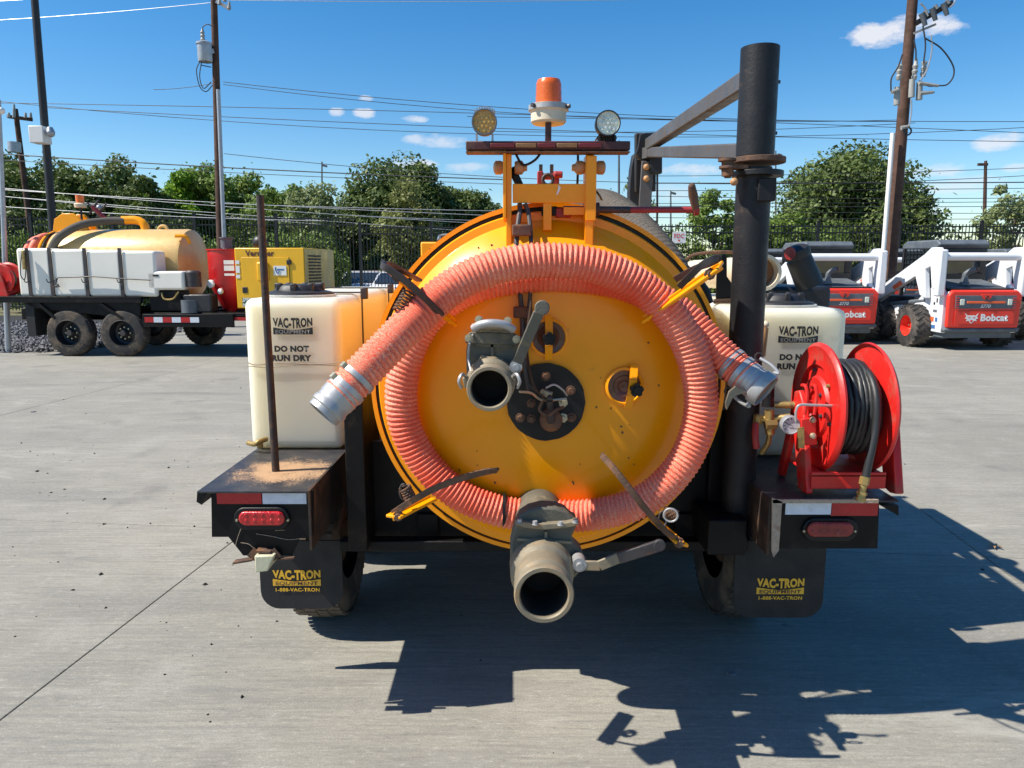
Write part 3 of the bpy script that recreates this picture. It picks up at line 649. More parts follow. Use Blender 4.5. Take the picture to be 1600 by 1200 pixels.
for side in (0, 1, 2):
    sel = sorted([q for q in PL if (0 if q[3] < 1000 else (1 if q[2] < 400 else 2)) == side], key=lambda q: q[1])
    for k, q in enumerate(sel):
        q[0]['label'] = ('pale' if q[4] == 0 else ('thick dark' if q[4] == 2 else 'thin dark')) + ' overhead line, ' + ORD[k] + ' from the top of those ' + ('over the left half', 'spanning the whole sky', 'behind the mast only')[side]
        del q[0]['_v']

# ------------------------------------------------------------ parked cars beyond the fence
def car(x, y, rz, col, label, van=False):
    nm = 'paint_'+'_'.join(str(int(c*1000)) for c in col)
    if nm not in MAT: mat(nm, col, .3, metal=.2, var=.04, bump=0, coat=.5)
    rt = root('parked_van' if van else 'parked_car', (0,0,0), label, 'van' if van else 'car', 'vehicles parked beyond the fence')
    h = .85 if van else 0
    prof = [(-2.25,.3),(-2.3,.75),(-2.1,.98),(-1.75,1.05),(-1.15,1.42+h*.6),(-.6,1.5+h),(.7,1.5+h) if not van else (1.0,1.5+h),(1.35,1.02+h*.3),(2.1,.9),(2.3,.7),(2.3,.3)]
    MB().prism([(p[0], -.87, p[1]) for p in prof], (0,1.74,0)).build('body', nm, rt, bevel=.08, seg=3)
    for sy in (-1, 1):
        w_ = [(-1.55,1.08),(-1.08,1.38+h*.6),(-.05,1.42+h*.8),(-.05,1.08)]; w2 = [(.03,1.08),(.03,1.42+h*.8),(.66,1.4+h*.8),(1.2,1.06+h*.3)]
        for w3 in (w_, w2): MB().prism([(p[0], sy*.872-.004, p[1]) for p in w3], (0,.008,0)).build('window', 'car_glass', rt, smooth=False)
    MB().prism([(.74,-.72,1.46+h),(.74,.72,1.46+h),(1.33,.78,1.06+h*.3),(1.33,-.78,1.06+h*.3)], (.03,0,.02)).build('windscreen', 'car_glass', rt, smooth=False)
    MB().prism([(-1.2,-.7,1.42+h*.6),(-1.2,.7,1.42+h*.6),(-1.74,.76,1.08),(-1.74,-.76,1.08)], (-.03,0,.02)).build('rear_window', 'car_glass', rt, smooth=False)
    for sx in (-1.4, 1.42):
        for sy in (-.82, .82):
            wo = MB().lathe([(.2,-.1),(.3,-.1),(.33,-.07),(.33,.07),(.3,.1),(.2,.1)], (sx,sy,.33), (0,1,0), 20).build('wheel', 'rubber', rt)
            MB().lathe([(0,-.07),(.18,-.08),(.2,-.1),(.2,.1),(.18,.08),(0,.07)], (sx,sy,.33), (0,1,0), 16).build('rim', 'galvanised', wo)
    for sy in (-.62, .62):
        MB().box(2.24, 2.31, sy-.16, sy+.16, .68, .82).build('headlight', 'lamp_clear', rt, bevel=.02)
        MB().box(-2.31, -2.24, sy-.16, sy+.16, .75, .9).build('tail_light', 'lens_red', rt, bevel=.02)
    rt.location = (x, y, -.12); rt.rotation_euler = (0,0,rz)
    return rt
xx = lambda u, Y: P(u, 400, Y).x
car(xx(575,30), 30, radians(95), (.55,.56,.58), 'silver car seen through the fence left of the tank dome')
car(xx(600,33.5), 33.5, radians(5), (.16,.012,.02), 'dark red car further back through the fence left of the dome')
car(xx(640,28), 28, radians(80), (.7,.71,.72), 'white car low behind the fence at the gate bay left of the dome')
for k, u in enumerate((1462, 1508, 1553)):
    car(xx(u,33), 33+.2*k, radians(84), (.7,.71,.73), ('white van behind the fence nearest the leaning brown pole','white van behind the fence in the middle of three','white van behind the fence nearest the right edge')[k], True)
car(xx(1240,30), 30, radians(10), (.6,.6,.62), 'pale car behind the fence right of the mast pipe')
car(xx(1095,31), 31, radians(6), (.6,.61,.63), 'pale grey car behind the fence under the FDC sign')

# ------------------------------------------------------------ compact loaders
def loader(label):
    rt = root('compact_loader', (0,0,0), label, 'loader', 'compact loaders parked in rows')
    for s in (-1, 1):
        # side uprights: rear tower of the chassis
        MB().prism([(s*.62,-1.32,.32),(s*.62,-1.32,1.02),(s*.62,-1.12,1.22),(s*.62,-.75,1.1),(s*.62,-.35,.78),(s*.62,1.2,.78),(s*.62,1.3,.36)], (s*.10,0,0)).build('side_panel', 'loader_white', rt, bevel=.015)
        arm = MB()
        arm.prism([(s*.74,-1.3,1.15),(s*.74,-1.32,1.78),(s*.74,-1.22,1.9),(s*.74,-1.0,1.9),(s*.74,-.8,1.78),(s*.74,.5,1.22),(s*.74,1.45,.78),(s*.74,1.55,.5),(s*.74,1.38,.45),(s*.74,1.2,.68),(s*.74,.3,1.02),(s*.74,-.55,1.36),(s*.74,-.75,1.0),(s*.74,-.95,.95),(s*.74,-.85,1.5),(s*.74,-1.02,1.55),(s*.74,-1.12,1.12)], (s*.1,0,0))
        la = arm.build('lift_arm', 'loader_white', rt, bevel=.015)
        MB().box(s*.79-.075, s*.79+.075, -1.36, -1.22, 1.0, 1.86).build('arm_upright', 'loader_white', la, bevel=.03)
        MB().prism([(s*.845,-.15,1.2),(s*.845,.15,1.08),(s*.845,.24,1.14),(s*.845,-.05,1.27)], (s*.003,0,0)).build('stripe', 'loader_orange', la, smooth=False)
        MB().tube([(s*.68,-.75,.9),(s*.68,.9,.72)], .05, 12).build('cylinder', 'loader_grey', rt)
        MB().tube(catmull([(s*.6,.1,1.5),(s*.66,.5,1.3),(s*.6,.9,1.25),(s*.62,1.1,1.0)],6), .025, 6).build('hydraulic_hose', 'loader_black', rt)
        for y in (-.62, .62):
            m = MB(); R, wd = .41, .31
            m.lathe([(.2,-wd/2),(.33,-wd/2),(.395,-wd*.42),(.40,-wd*.3),(.40,wd*.3),(.395,wd*.42),(.33,wd/2),(.2,wd/2)], (s*.84,y,R), (1,0,0), 36)
            for k in range(22):
                for side in (-1, 1):
                    q = 2*pi*(k+.5*(side>0))/22
                    c0 = Vector((s*.84+side*.02, y+.398*cos(q), R+.398*sin(q))); q2 = q+.22
                    c1 = Vector((s*.84+side*.155, y+.392*cos(q2), R+.392*sin(q2)))
                    m.bar(c0, c1, .04, .035, up=(0,cos(q),sin(q)))
            wo = m.build('tyre', 'loader_tyre', rt)
            MB().lathe([(0,.02),(.06,.03),(.07,.0),(.17,-.02),(.2,.05),(.205,.13),(.21,.14)], (s*.84,y,R), (s,0,0), 24).build('rim', 'loader_red', wo)
            for k in range(8):
                q = 2*pi*k/8; MB().cyl((s*.84,y+.11*cos(q),R+.11*sin(q)), (s*.87,y+.11*cos(q),R+.11*sin(q)), .014, n=6).build('lug_nut', 'zinc', wo)
        # stickers on the flank
        for (y, z, w_, h_, mm) in ((-1.1,.72,.12,.05,'loader_grey'),(-1.02,.56,.12,.09,'loader_orange'),(-1.16,.56,.07,.08,'decal_blue'),(-1.08,.42,.12,.07,'decal_blue'),(-1.14,.92,.04,.08,'loader_black'),(-1.06,.86,.05,.05,'loader_black')):
            MB().box(s*.722 if s>0 else -.724, s*.724 if s>0 else -.722, y-w_/2, y+w_/2, z-h_/2, z+h_/2).build('sticker', mm, rt, smooth=False)
    MB().box(-.6, .6, -1.2, 1.15, .3, .95).build('chassis', 'loader_black', rt, bevel=.02)
    MB().prism([(-.66,-1.3,.22),(.66,-1.3,.22),(.66,-1.3,.36),(-.66,-1.3,.36)], (0,.5,0)).build('belly_pan', 'loader_grey', rt, bevel=.02)
    MB().box(-.72, .72, -1.42, -1.3, .34, .42).build('bumper', 'loader_grey', rt, bevel=.03)
    tg = MB().prism([(-.68,-1.34,.42),(-.70,-1.36,1.02),(-.62,-1.34,1.12),(.62,-1.34,1.12),(.70,-1.36,1.02),(.68,-1.34,.42)], (0,-.09,0)).build('tailgate', 'loader_red', rt, bevel=.035, seg=3)
    MB().box(-.575, .575, -1.462, -1.448, .78, 1.02).build('grille', 'loader_grey', tg, bevel=.01)
    MB().box(-.36, .36, -1.474, -1.463, .875, .915).build('grille_bar', 'loader_orange', tg, bevel=.006)
    for s in (-1, 1):
        MB().box(s*.45-.04, s*.45+.04, -1.478, -1.463, .845, .955).build('lamp', 'lamp_clear', tg, bevel=.008)
        for k in range(5): MB().box(s*.535-.028, s*.535+.028, -1.472, -1.463, .80+k*.042, .815+k*.042).build('louvre', 'loader_red', tg, smooth=False)
    MB().prism([(-.12,-1.465,1.045),(.12,-1.465,1.045),(.06,-1.465,.95),(-.06,-1.465,.95)], (0,-.015,0)).build('latch_cover', 'loader_red', tg, bevel=.008)
    MB().torus((0,-1.484,.985), (0,1,0), .028, .008, 14, 6).build('latch', 'loader_black', tg)
    MB().box(-.56, .56, -1.455, -1.449, .50, .735).build('lower_panel', 'loader_red', tg, bevel=.004)
    text('S770', 'model_lettering', 'decal_white', tg, (0,-1.464,.827), (1,0,0), (0,0,1), .19, .06, .02, shear=.3)
    text('Bobcat', 'brand_lettering', 'decal_white', tg, (.19,-1.457,.615), (1,0,0), (0,0,1), .52, .135, .045)
    # cat head emblem
    cx, cz, s_ = -.24, .61, .135
    hd = [(-.95,.75),(-.55,.35),(-.2,.42),(0,.36),(.2,.42),(.55,.35),(.95,.75),(.72,.15),(.95,-.05),(.62,-.2),(.75,-.5),(.4,-.42),(.2,-.72),(0,-.85),(-.2,-.72),(-.4,-.42),(-.75,-.5),(-.62,-.2),(-.95,-.05),(-.72,.15)]
    MB().prism([(cx+a*s_, -1.456, cz+b*s_*.9) for a, b in hd], (0,-.002,0)).build('emblem', 'decal_white', tg, smooth=False)
    for s in (-1, 1):
        MB().prism([(cx+s*a*s_, -1.459, cz+b*s_) for a, b in ((.12,.02),(.5,.16),(.42,-.04))], (0,-.001,0)).build('emblem_eye', 'loader_red', tg, smooth=False)
    MB().prism([(cx+a*s_, -1.459, cz+b*s_) for a, b in ((-.14,-.28),(.14,-.28),(.2,-.5),(0,-.62),(-.2,-.5))], (0,-.001,0)).build('emblem_muzzle', 'loader_red', tg, smooth=False)
    # hood, exhaust, cross tube
    MB().prism([(-.56,-1.32,1.13),(.56,-1.32,1.13),(.42,-.5,1.34),(-.42,-.5,1.34)], (0,0,-.06)).build('hood', 'loader_grey', rt, bevel=.02)
    MB().box(-.6, .6, -1.33, -1.26, 1.11, 1.15).build('hood_seal', 'loader_black', rt)
    ex = MB().lathe([(0,0),(.10,0),(.085,.05),(.07,.06),(.06,.14)], (-.17,-1.05,1.2), (0,0,1), 18)
    ex.tube(catmull([(-.17,-1.05,1.3),(-.17,-1.05,1.4),(-.1,-1.1,1.47),(-.04,-1.2,1.5)],5), .05, 14); ex.build('exhaust', 'loader_grey', rt)
    MB().cyl((-.05,-1.195,1.498), (-.03,-1.21,1.503), .047, n=14).build('exhaust_mouth', 'rust_steel', rt)
    MB().cyl((-.74,-1.22,1.73), (.74,-1.22,1.73), .075, n=20).build('cross_tube', 'loader_white', rt)
    # cab
    cab = MB().prism([(-.5,-.6,1.88),(-.5,-.72,1.97),(-.5,-.6,2.06),(-.5,.45,2.06),(-.5,.6,1.98),(-.5,.6,1.9)], (1.0,0,0)).build('cab_roof', 'loader_grey', rt, bevel=.03, seg=3)
    for s in (-1, 1):
        for (y0, y1) in ((-.62,-.56),(.5,.56)): MB().box(s*.48-.03, s*.48+.03, y0, y1, .95, 1.9).build('cab_post', 'loader_black', rt, bevel=.01)
        m = MB()
        for k in range(9): m.box(s*.48-.006, s*.48+.006, -.56+.125*k, -.545+.125*k, 1.1, 1.9)
        for k in range(8): m.box(s*.48-.006, s*.48+.006, -.56, .5, 1.1+.1*k, 1.112+.1*k)
        m.build('side_mesh', 'loader_black', rt, smooth=False)
        MB().box(s*.46-.004, s*.46+.004, -.56, .5, 1.15, 1.86).build('side_window', 'cab_glass', rt, smooth=False)
    m = MB().box(-.5,.5,-.63,-.6,1.30,1.42).box(-.5,.5,-.63,-.6,1.78,1.9).box(-.5,-.36,-.63,-.6,1.42,1.78).box(.36,.5,-.63,-.6,1.42,1.78)
    m.build('rear_frame', 'loader_black', rt, bevel=.02)
    MB().box(-.36,.36,-.61,-.604,1.42,1.78).build('rear_window', 'cab_glass', rt, smooth=False)
    MB().box(-.28,.28,-.2,.1,1.05,1.65).build('seat', 'loader_black', rt, bevel=.06, seg=3)
    # bucket out front
    MB().prism([(-.93,1.6,.05),(-.93,2.25,.05),(-.93,2.2,.1),(-.93,1.75,.14),(-.93,1.62,.35),(-.93,1.68,.62),(-.93,1.55,.62),(-.93,1.5,.3)], (1.86,0,0)).build('bucket', 'loader_white', rt)
    return rt
L1 = loader('white and red loader whose whole tailgate with cat emblem shows near the right edge')
def put(o, u, v, Y=None, rz=0, label=None, first=False):
    p = G(u, v) if Y is None else Vector((P(u, 400, Y).x, Y, 0))
    if first: o.location = p; o.rotation_euler = (0,0,rz); return o
    return copy_tree(o, p, rz, label)
SK = [(1472, 15.2, 2), (1274, 16.2, 1.5), (1396, 22.6, 2), (1200, 22.6, 0), (1572, 22.6, 2), (1690, 15.4, 2)]
LB = [None, 'white and red loader behind the red hose reel, tailgate partly hidden by the tank', 'loader in the back row seen between the two front loaders',
      'back row loader half hidden behind the mast pipe and tan tube', 'back row loader whose tailgate corner shows at the right edge', 'front row loader mostly cut off by the right edge']
for k, (u, Y, r) in enumerate(SK):
    put(L1, u, 0, Y, radians(r), LB[k], k == 0)

# ------------------------------------------------------------ background vacuum trailer on the left
def bg_trailer():
    rt = root('vacuum_trailer', (0,0,0), 'long trailer with gold tank, row of white tanks and yellow engine box, parked at left', 'trailer')
    B = lambda n, m, **k: n.build(*m, parent=rt, **k)
    # frame
    MB().box(-1.3, 1.35, -1.05, -.98, .93, 1.03).box(-1.3, 1.35, -1.05, .95, 1.0, 1.035).build('deck', 'frame_black', rt, bevel=.006)
    MB().box(-1.2, 4.6, -.5, -.4, .6, .8).box(-1.2, 4.6, .4, .5, .6, .8).build('chassis_rail', 'frame_black', rt, bevel=.01)
    MB().box(1.35, 4.9, -1.0, .9, .70, .76).box(1.36, 2.95, -1.06, -1.0, .52, .74).build('front_deck', 'frame_black', rt, bevel=.006)
    MB().prism([(-.75,-1.0,.93),(1.3,-1.0,.93),(1.3,-1.0,.72),(1.15,-1.0,.66),(-.6,-1.0,.84)], (0,.03,0)).build('wheel_skirt', 'frame_black', rt)
    MB().box(-.75,-.6,-1.0,-.6,.35,.95).build('mudguard', 'mudflap_rubber', rt)
    for (x0, x1) in ((-.5,-.2),(.6,1.0)):
        MB().bar((x0,-1.03,.93),(x1,-1.03,.66),.03,.05).build('brace', 'frame_black', rt)
    for k in range(6):
        MB().box(1.40+.16*k, 1.40+.16*(k+1)-.004, -1.066, -1.061, .60, .69).build('reflective_strip', 'tape_red' if k % 2 == 0 else 'tape_white', rt, smooth=False)
    for k in range(2):
        MB().box(2.9+.3*k, 3.18+.3*k, -1.004, -1.001, .63, .69).build('reflective_strip', 'tape_red', rt, smooth=False)
    # wheels, near and far side
    for sy in (-1, 1):
        for x in ((0.0, .96) if sy < 0 else (.5, 1.5)):
            y = sy*.92
            m = MB().lathe([(.22,-.12),(.30,-.125),(.375,-.11),(.40,-.08),(.405,0),(.40,.08),(.375,.11),(.30,.125),(.22,.12)], (x,y,.405), (0,1,0), 40)
            for k in range(40):
                q = 2*pi*k/40; c = Vector((x+.402*cos(q), y, .405+.402*sin(q)))
                m.bar(c+Vector((0,-.08,0)), c+Vector((0,.08,0)), .03, .012, up=(cos(q),0,sin(q)))
            wo = m.build('tyre', 'tyre_worn', rt)
            f = sy
            MB().lathe([(0,.02),(.05,.03),(.055,-.01),(.08,-.02),(.16,-.05),(.2,-.03),(.215,.06),(.23,.115),(.24,.118),(.225,.125)], (x,y,.405), (0,f,0), 28).build('rim', 'pole_dark', wo)
            MB().lathe([(0,.1),(.045,.1),(.06,.08),(.06,0)], (x,y,.405), (0,f,0), 16).build('hub', 'dark_steel', wo)
            for k in range(8):
                q = 2*pi*k/8; MB().cyl((x+.1*cos(q),y,.405+.1*sin(q)), (x+.1*cos(q),y+f*.03,.405+.1*sin(q)), .014, n=6).build('lug_nut', 'zinc', wo)
    # gold tank
    MB().lathe([(0,-.16),(.3,-.13),(.5,-.05),(.6,.02),(.62,.08),(.62,2.38),(.605,2.44),(.5,2.49),(.3,2.53),(0,2.55)], (-.62,.0,1.60), (1,0,0), 48).build('tank', 'tank_gold', rt)
    MB().torus((-.72,0,1.55), (1,0,0), .62, .03, 48, 8).build('door_rim', 'tank_yellow', rt)
    MB().torus((-.66,0,1.55), (1,0,0), .625, .02, 48, 8).build('gasket', 'knob_black', rt)
    MB().tube(catmull([(-.5,-.62,1.75),(-.3,-.6,2.05),(0,-.4,2.28),(.35,-.15,2.36),(.6,-.05,2.37)],8), .07, 14).build('transfer_hose', 'hose_grey', rt)
    MB().tube(catmull([(.55,-.05,2.38),(.8,0,2.38),(.93,0,2.3),(.95,0,2.15)],8), .075, 14).build('elbow_pipe', 'tank_yellow', rt)
    MB().torus((1.28,.0,2.19), (0,1,0), .09, .03, 20, 8).build('lifting_eye', 'tank_gold', rt)
    MB().tube(catmull([(1.75,-.5,2.08),(1.92,-.45,2.07),(1.96,-.4,1.95)],5), .03, 8).build('vent_pipe', 'tank_yellow', rt)
    MB().prism([(-.72,-.15,2.12),(-.66,-.15,2.4),(-.5,-.15,2.5),(-.3,-.15,2.5),(-.12,-.15,2.35),(-.0,-.15,2.15)], (0,.06,0)).build('hinge_plate', 'tank_yellow', rt, bevel=.01)
    MB().prism([(-.72,.15,2.12),(-.66,.15,2.4),(-.5,.15,2.5),(-.3,.15,2.5),(-.12,.15,2.35),(-.0,.15,2.15)], (0,.06,0)).build('hinge_plate', 'tank_yellow', rt, bevel=.01)
    MB().lathe([(0,0),(.1,0),(.11,.06),(.1,.07),(.07,.08)], (-.3,.1,2.62), (0,0,1), 18).build('beacon_base', 'cream_plastic', rt)
    MB().lathe([(.07,0),(.075,.14),(0,.15)], (-.3,.1,2.70), (0,0,1), 18).build('beacon', 'beacon_orange', rt)
    MB().cyl((-.3,.1,2.4),(-.3,.1,2.62),.02,n=8).build('beacon_post', 'pole_dark', rt)
    for (a, b, r) in (((-.15,.1,2.5),(.05,.1,2.75),.02),((.0,.1,2.45),(.2,.1,2.7),.015),((-.1,.0,2.7),(.15,.0,2.4),.02),((.05,-.1,2.62),(.28,-.1,2.4),.035)):
        MB().cyl(a,b,r,n=8).build('lever', 'crank_red' if r > .03 else 'dark_steel', rt)
    MB().ball((.05,.1,2.62),.05).build('lamp', 'galvanised', rt)
    # coiled pink hose hangs on the far end
    for (x, R_) in ((-.88,.6),(-1.0,.56)):
        MB().torus((x,0,1.5), (1,0,.06), R_, .062, 64, 12).build('hose_coil', 'hose_pink', rt)
    # white tanks: one long body with moulded grooves
    for k in range(4):
        x0 = -.84+.62*k
        MB().box(x0+.012, x0+.608, -1.0, -.62, 1.035, 1.86-.015*k).build('water_tank', 'white_plastic', rt, bevel=.05, seg=4)
    for k in range(4):
        x0 = (-.62, -.22, .40, 1.02)[k]
        MB().bar((x0,-1.01,1.04),(x0,-1.01,1.86),.06,.012, up=(0,1,0)).build('strap', 'dark_steel', rt)
        if k < 4:
            MB().tube(catmull([(x0,-1.02,1.3),(x0-.02,-1.08,1.28),(x0-.04,-1.09,1.34)],5), .008, 6).build('hook', 'pole_dark', rt)
    MB().tube([(-.1,-1.05,1.36),(.55,-1.05,1.38),(1.1,-1.05,1.34),(1.55,-1.06,1.32)], .010, 6).build('wand', 'pole_dark', rt)
    pts = [(-.1+.04*sin(9*k)*(1+k%3*.3), -1.07+.01*cos(3*k), 1.28+.08*cos(7*k)) for k in range(10)]
    MB().tube(catmull(pts,6), .009, 6).build('cord', 'pole_dark', rt)
    MB().tube(catmull([(-.66,-1.05,1.85),(-.70,-1.07,1.6),(-.72,-1.07,1.4),(-.66,-1.07,1.33),(-.62,-1.07,1.5),(-.6,-1.06,1.8)],6), .008, 6).build('trigger_hose', 'pole_dark', rt)
    MB().bar((-.64,-1.07,1.5),(-.63,-1.07,1.82),.05,.05).build('spray_gun', 'brass', rt, bevel=.01)
    MB().box(1.45, 2.1, -1.0, -.6, 1.15, 1.47).build('tool_box', 'white_plastic', rt, bevel=.04, seg=3)
    MB().box(1.57,1.67,-1.006,-1.0,1.38,1.41).build('vent_slot', 'knob_black', rt, smooth=False)
    MB().box(1.45, 2.0, -.95, -.6, .78, 1.14).build('pump_block', 'frame_black', rt, bevel=.02)
    MB().lathe([(0,0),(.13,0),(.13,.25),(.1,.28),(0,.28)], (2.2,-.85,1.2), (0,0,1), 18).build('filter_housing', 'dark_steel', rt)
    MB().lathe([(0,0),(.16,0),(.16,.22),(0,.22)], (2.15,-.9,.76), (0,0,1), 18).build('battery_cover', 'loader_grey', rt)
    MB().box(2.05,2.55,-.98,-.7,.76,1.08).build('battery_box', 'lid_black', rt, bevel=.03)
    MB().tube(catmull([(1.7,-1.0,1.1),(1.75,-1.02,1.0),(1.9,-1.02,1.0),(2.0,-1.0,1.12)],5), .015, 6).build('pipe', 'brass', rt)
    # red canister
    MB().lathe([(0,0),(.16,0),(.36,.42),(.40,.52),(.40,1.08),(.42,1.09),(.42,1.11),(0,1.12)], (2.68,-.35,.74), (0,0,1), 32).build('filter_canister', 'canister_red', rt)
    MB().lathe([(.10,0),(.10,.16),(.12,.17),(.12,.19),(0,.19)], (2.60,-.35,1.87), (0,0,1), 18).build('canister_cap', 'loader_grey', rt)
    for (x,y,z,r) in ((2.45,-.70,1.25,.07),(2.61,-.70,1.12,.05)):
        MB().lathe([(0,0),(r,0),(r,.04),(r*.6,.05),(0,.05)], (x,y,z), (-.3,-1,0), 14).build('sight_glass', 'decal_white', rt)
    for (z, h_) in ((1.62,.07),(1.52,.09),(1.41,.04)):
        MB().box(2.71,2.89,-.757,-.752,z-h_/2,z+h_/2).build('warning_label', 'decal_white', rt, smooth=False)
    # engine box
    eb = MB().box(3.02+.14, 4.36, -.95, .75, .84, 1.86).build('engine_box', 'engine_yellow', rt, bevel=.015)
    MB().box(4.365, 4.372, -.94, .74, .88, 1.84).build('end_panel', 'end_panel', eb, smooth=False)
    for k in range(14): MB().box(4.375, 4.385, -.75, -.1, 1.0+.055*k, 1.03+.055*k).build('louvre', 'frame_rusty', eb, smooth=False)
    MB().box(3.28, 4.1, -.958, -.951, .95, 1.7).build('door', 'engine_yellow', eb, bevel=.003)
    MB().box(4.095, 4.101, -.962, -.951, .95, 1.7).build('door_seam', 'knob_black', eb, smooth=False)
    for z in (1.1, 1.62): MB().box(4.06,4.14,-.97,-.955,z-.04,z+.04).build('hinge', 'loader_black', eb, bevel=.005)
    MB().box(3.27,3.36,-.965,-.955,1.1,1.2).build('latch', 'loader_black', eb, bevel=.01)
    MB().box(3.55,3.75,-1.0,-.955,1.3,1.62).build('side_duct', 'engine_yellow', eb, bevel=.02)
    MB().box(3.83,4.05,-.966,-.962,1.4,1.56).build('white_decal', 'decal_white', eb, smooth=False)
    MB().tube(catmull([(3.87,-.968,1.54),(3.86,-.968,1.5),(3.9,-.968,1.43),(3.93,-.968,1.5)],5), .008, 5).build('decal_swirl', 'decal_blue', eb)
    MB().box(3.89,4.01,-.969,-.967,1.485,1.51).build('decal_word', 'decal_blue', eb, smooth=False)
    text('Vermeer', 'brand_lettering', 'bar_maroon', eb, (3.6,-.953,1.77), (1,0,0), (0,0,1), .5, .1, .035)
    MB().prism([(3.26,-.962,1.02),(3.26,-.962,.87),(4.2,-.962,.87),(4.2,-.962,.93)], (0,-.003,0)).build('stripe', 'decal_green', eb, smooth=False)
    text('SPEC.SDT', 'decal_lettering', 'decal_white', eb, (3.42,-.967,.985), (1,0,0), (0,0,1), .32, .07, .03, shear=.3)
    text('HEAVY', 'decal_lettering', 'decal_white', eb, (3.37,-.967,.90), (1,0,0), (0,0,1), .22, .07, .03, shear=.3)
    for (z,h_) in ((1.62,.06),(1.5,.12),(1.38,.06)): MB().box(3.17,3.24,-.957,-.954,z-h_/2,z+h_/2).build('warning_label', 'decal_white', eb, smooth=False)
    eb.location.x = -.17
    MB().ball((3.15,-.2,1.97),.13).cyl((3.15,-.2,1.8),(3.15,-.2,1.97),.08,n=12).build('air_cleaner', 'loader_black', rt)
    # red hose reel at the rear corner
    rl = MB().prism([(-1.45,-1.05,1.04),(-1.0,-1.05,1.04),(-1.1,-1.05,1.45),(-1.3,-1.05,1.45)], (0,.03,0)).build('hose_reel', 'reel_red', rt, bevel=.01)
    for y in (-1.0, -.74):
        MB().lathe([(0,0),(.1,.0),(.12,.015),(.26,.0),(.29,.02),(.29,.03),(.26,.012),(0,.015)], (-1.2,y,1.33), (0,1,0), 36).build('reel_disc', 'reel_red', rl)
    for k in range(6): MB().torus((-1.2,-.95+.035*k,1.33),(0,1,0),.17,.02,30,8).build('hose_turn', 'hose_black', rl)
    MB().box(-1.42,-1.2,-1.06,-1.0,.86,.93).build('tail_light', 'lens_red', rt, bevel=.01)
    return rt
bt = bg_trailer()
bt.location = (xx(128, 13.4), 13.9, 0); bt.rotation_euler = (0,0,radians(-3.0))

# ------------------------------------------------------------ the main vacuum trailer
T = root('vacuum_trailer', (.13, 3.2, 0), 'black framed vacuum trailer with yellow tank door facing the camera, cream water tanks alongside', 'trailer')
tc = P(857, 602, 2.5); TX, TZ = tc.x, tc.z
TR = 272*(2.5/px_dir(857,602).y)/FPX
# tank shell and door
shell = MB().lathe([(TR*1.03, 2.56),(TR*1.03,2.62),(TR*.985,2.64),(TR*.985,4.5),(TR*.8,4.6),(0,4.65)], (TX,0,TZ), (0,1,0), 96)
shell.lathe([(TR*1.03,2.53),(TR*1.03,2.56),(TR*1.005,2.56),(TR*1.005,2.53)], (TX,0,TZ), (0,1,0), 96, True)
shell.build('tank', 'tank_yellow', T)
MB().lathe([(TR*1.0,2.535),(TR*1.0,2.60),(TR*.94,2.60),(TR*.94,2.535)], (TX,0,TZ), (0,1,0), 96, True).build('gasket', 'knob_black', T)
door = MB().lathe([(0,2.368),(.12,2.369),(.24,2.373),(.34,2.381),(.405,2.393),(.44,2.406),(.475,2.427),(.51,2.455),(.54,2.488),(.552,2.503),(TR*.972,2.505),(TR*.979,2.512),(TR*.979,2.545),(.4,2.56)], (TX,0,TZ), (0,1,0), 128).build('tank_door', 'tank_yellow', T)
# centre hub plate
hc = P(853, 628, 2.36)
def ragged(c, r, y, n, amp, sx=1):
    return [(c.x+r*cos(2*pi*k/n)*(1+random.uniform(-amp, amp))*sx, y, c.z+r*sin(2*pi*k/n)*(1+random.uniform(-amp, amp))) for k in range(n)]
MB().prism(ragged(hc, .127, 2.362, 60, .012), (0,-.007,0)).build('hub_plate', 'knob_black', door)
for (u, v) in ((853,588),(892,610),(893,652),(813,653),(830,630),(830,654),(880,629),(880,653)):
    p = P(u, v, 2.352); MB().lathe([(0,-.012),(.0085,-.012),(.0095,-.002),(.016,-.001),(.016,.004)], p, (0,1,0), 6 if u in (880,830) else 10).build('bolt', 'zinc' if u in (880,) else 'rust_steel', door)
p = P(861, 657, 2.33); MB().lathe([(0,-.02),(.024,-.018),(.035,-.008),(.037,.0),(.037,.03)], p, (0,1,0), 24).build('hub_cap', 'rust_steel', door)
MB().tube([P(861,657,2.32), P(860,640,2.29), P(859,625,2.27)], [.016,.012,.010], 10).ball(P(859,622,2.27), .010).build('latch_stem', 'dark_steel', door)
MB().bar(P(845,612,2.30), P(862,618,2.29), .02, .022).build('latch_block', 'zinc', door, bevel=.003)
MB().tube(catmull([P(853,606,2.29),P(866,601,2.28),P(879,609,2.29),P(886,618,2.31)],6), .0035, 6).build('wire_hook', 'bright_aluminium', door)
MB().tube(catmull([P(812,612,2.2),P(830,614,2.24),P(848,625,2.28),P(885,623,2.3)],6), .004, 6).build('link_rod', 'zinc', door)
MB().tube(catmull([P(850,622,2.28),P(843,640,2.28),P(856,648,2.27),P(870,640,2.27),P(880,636,2.3)],6), .005, 6).build('chain_link', 'rust_steel', door)
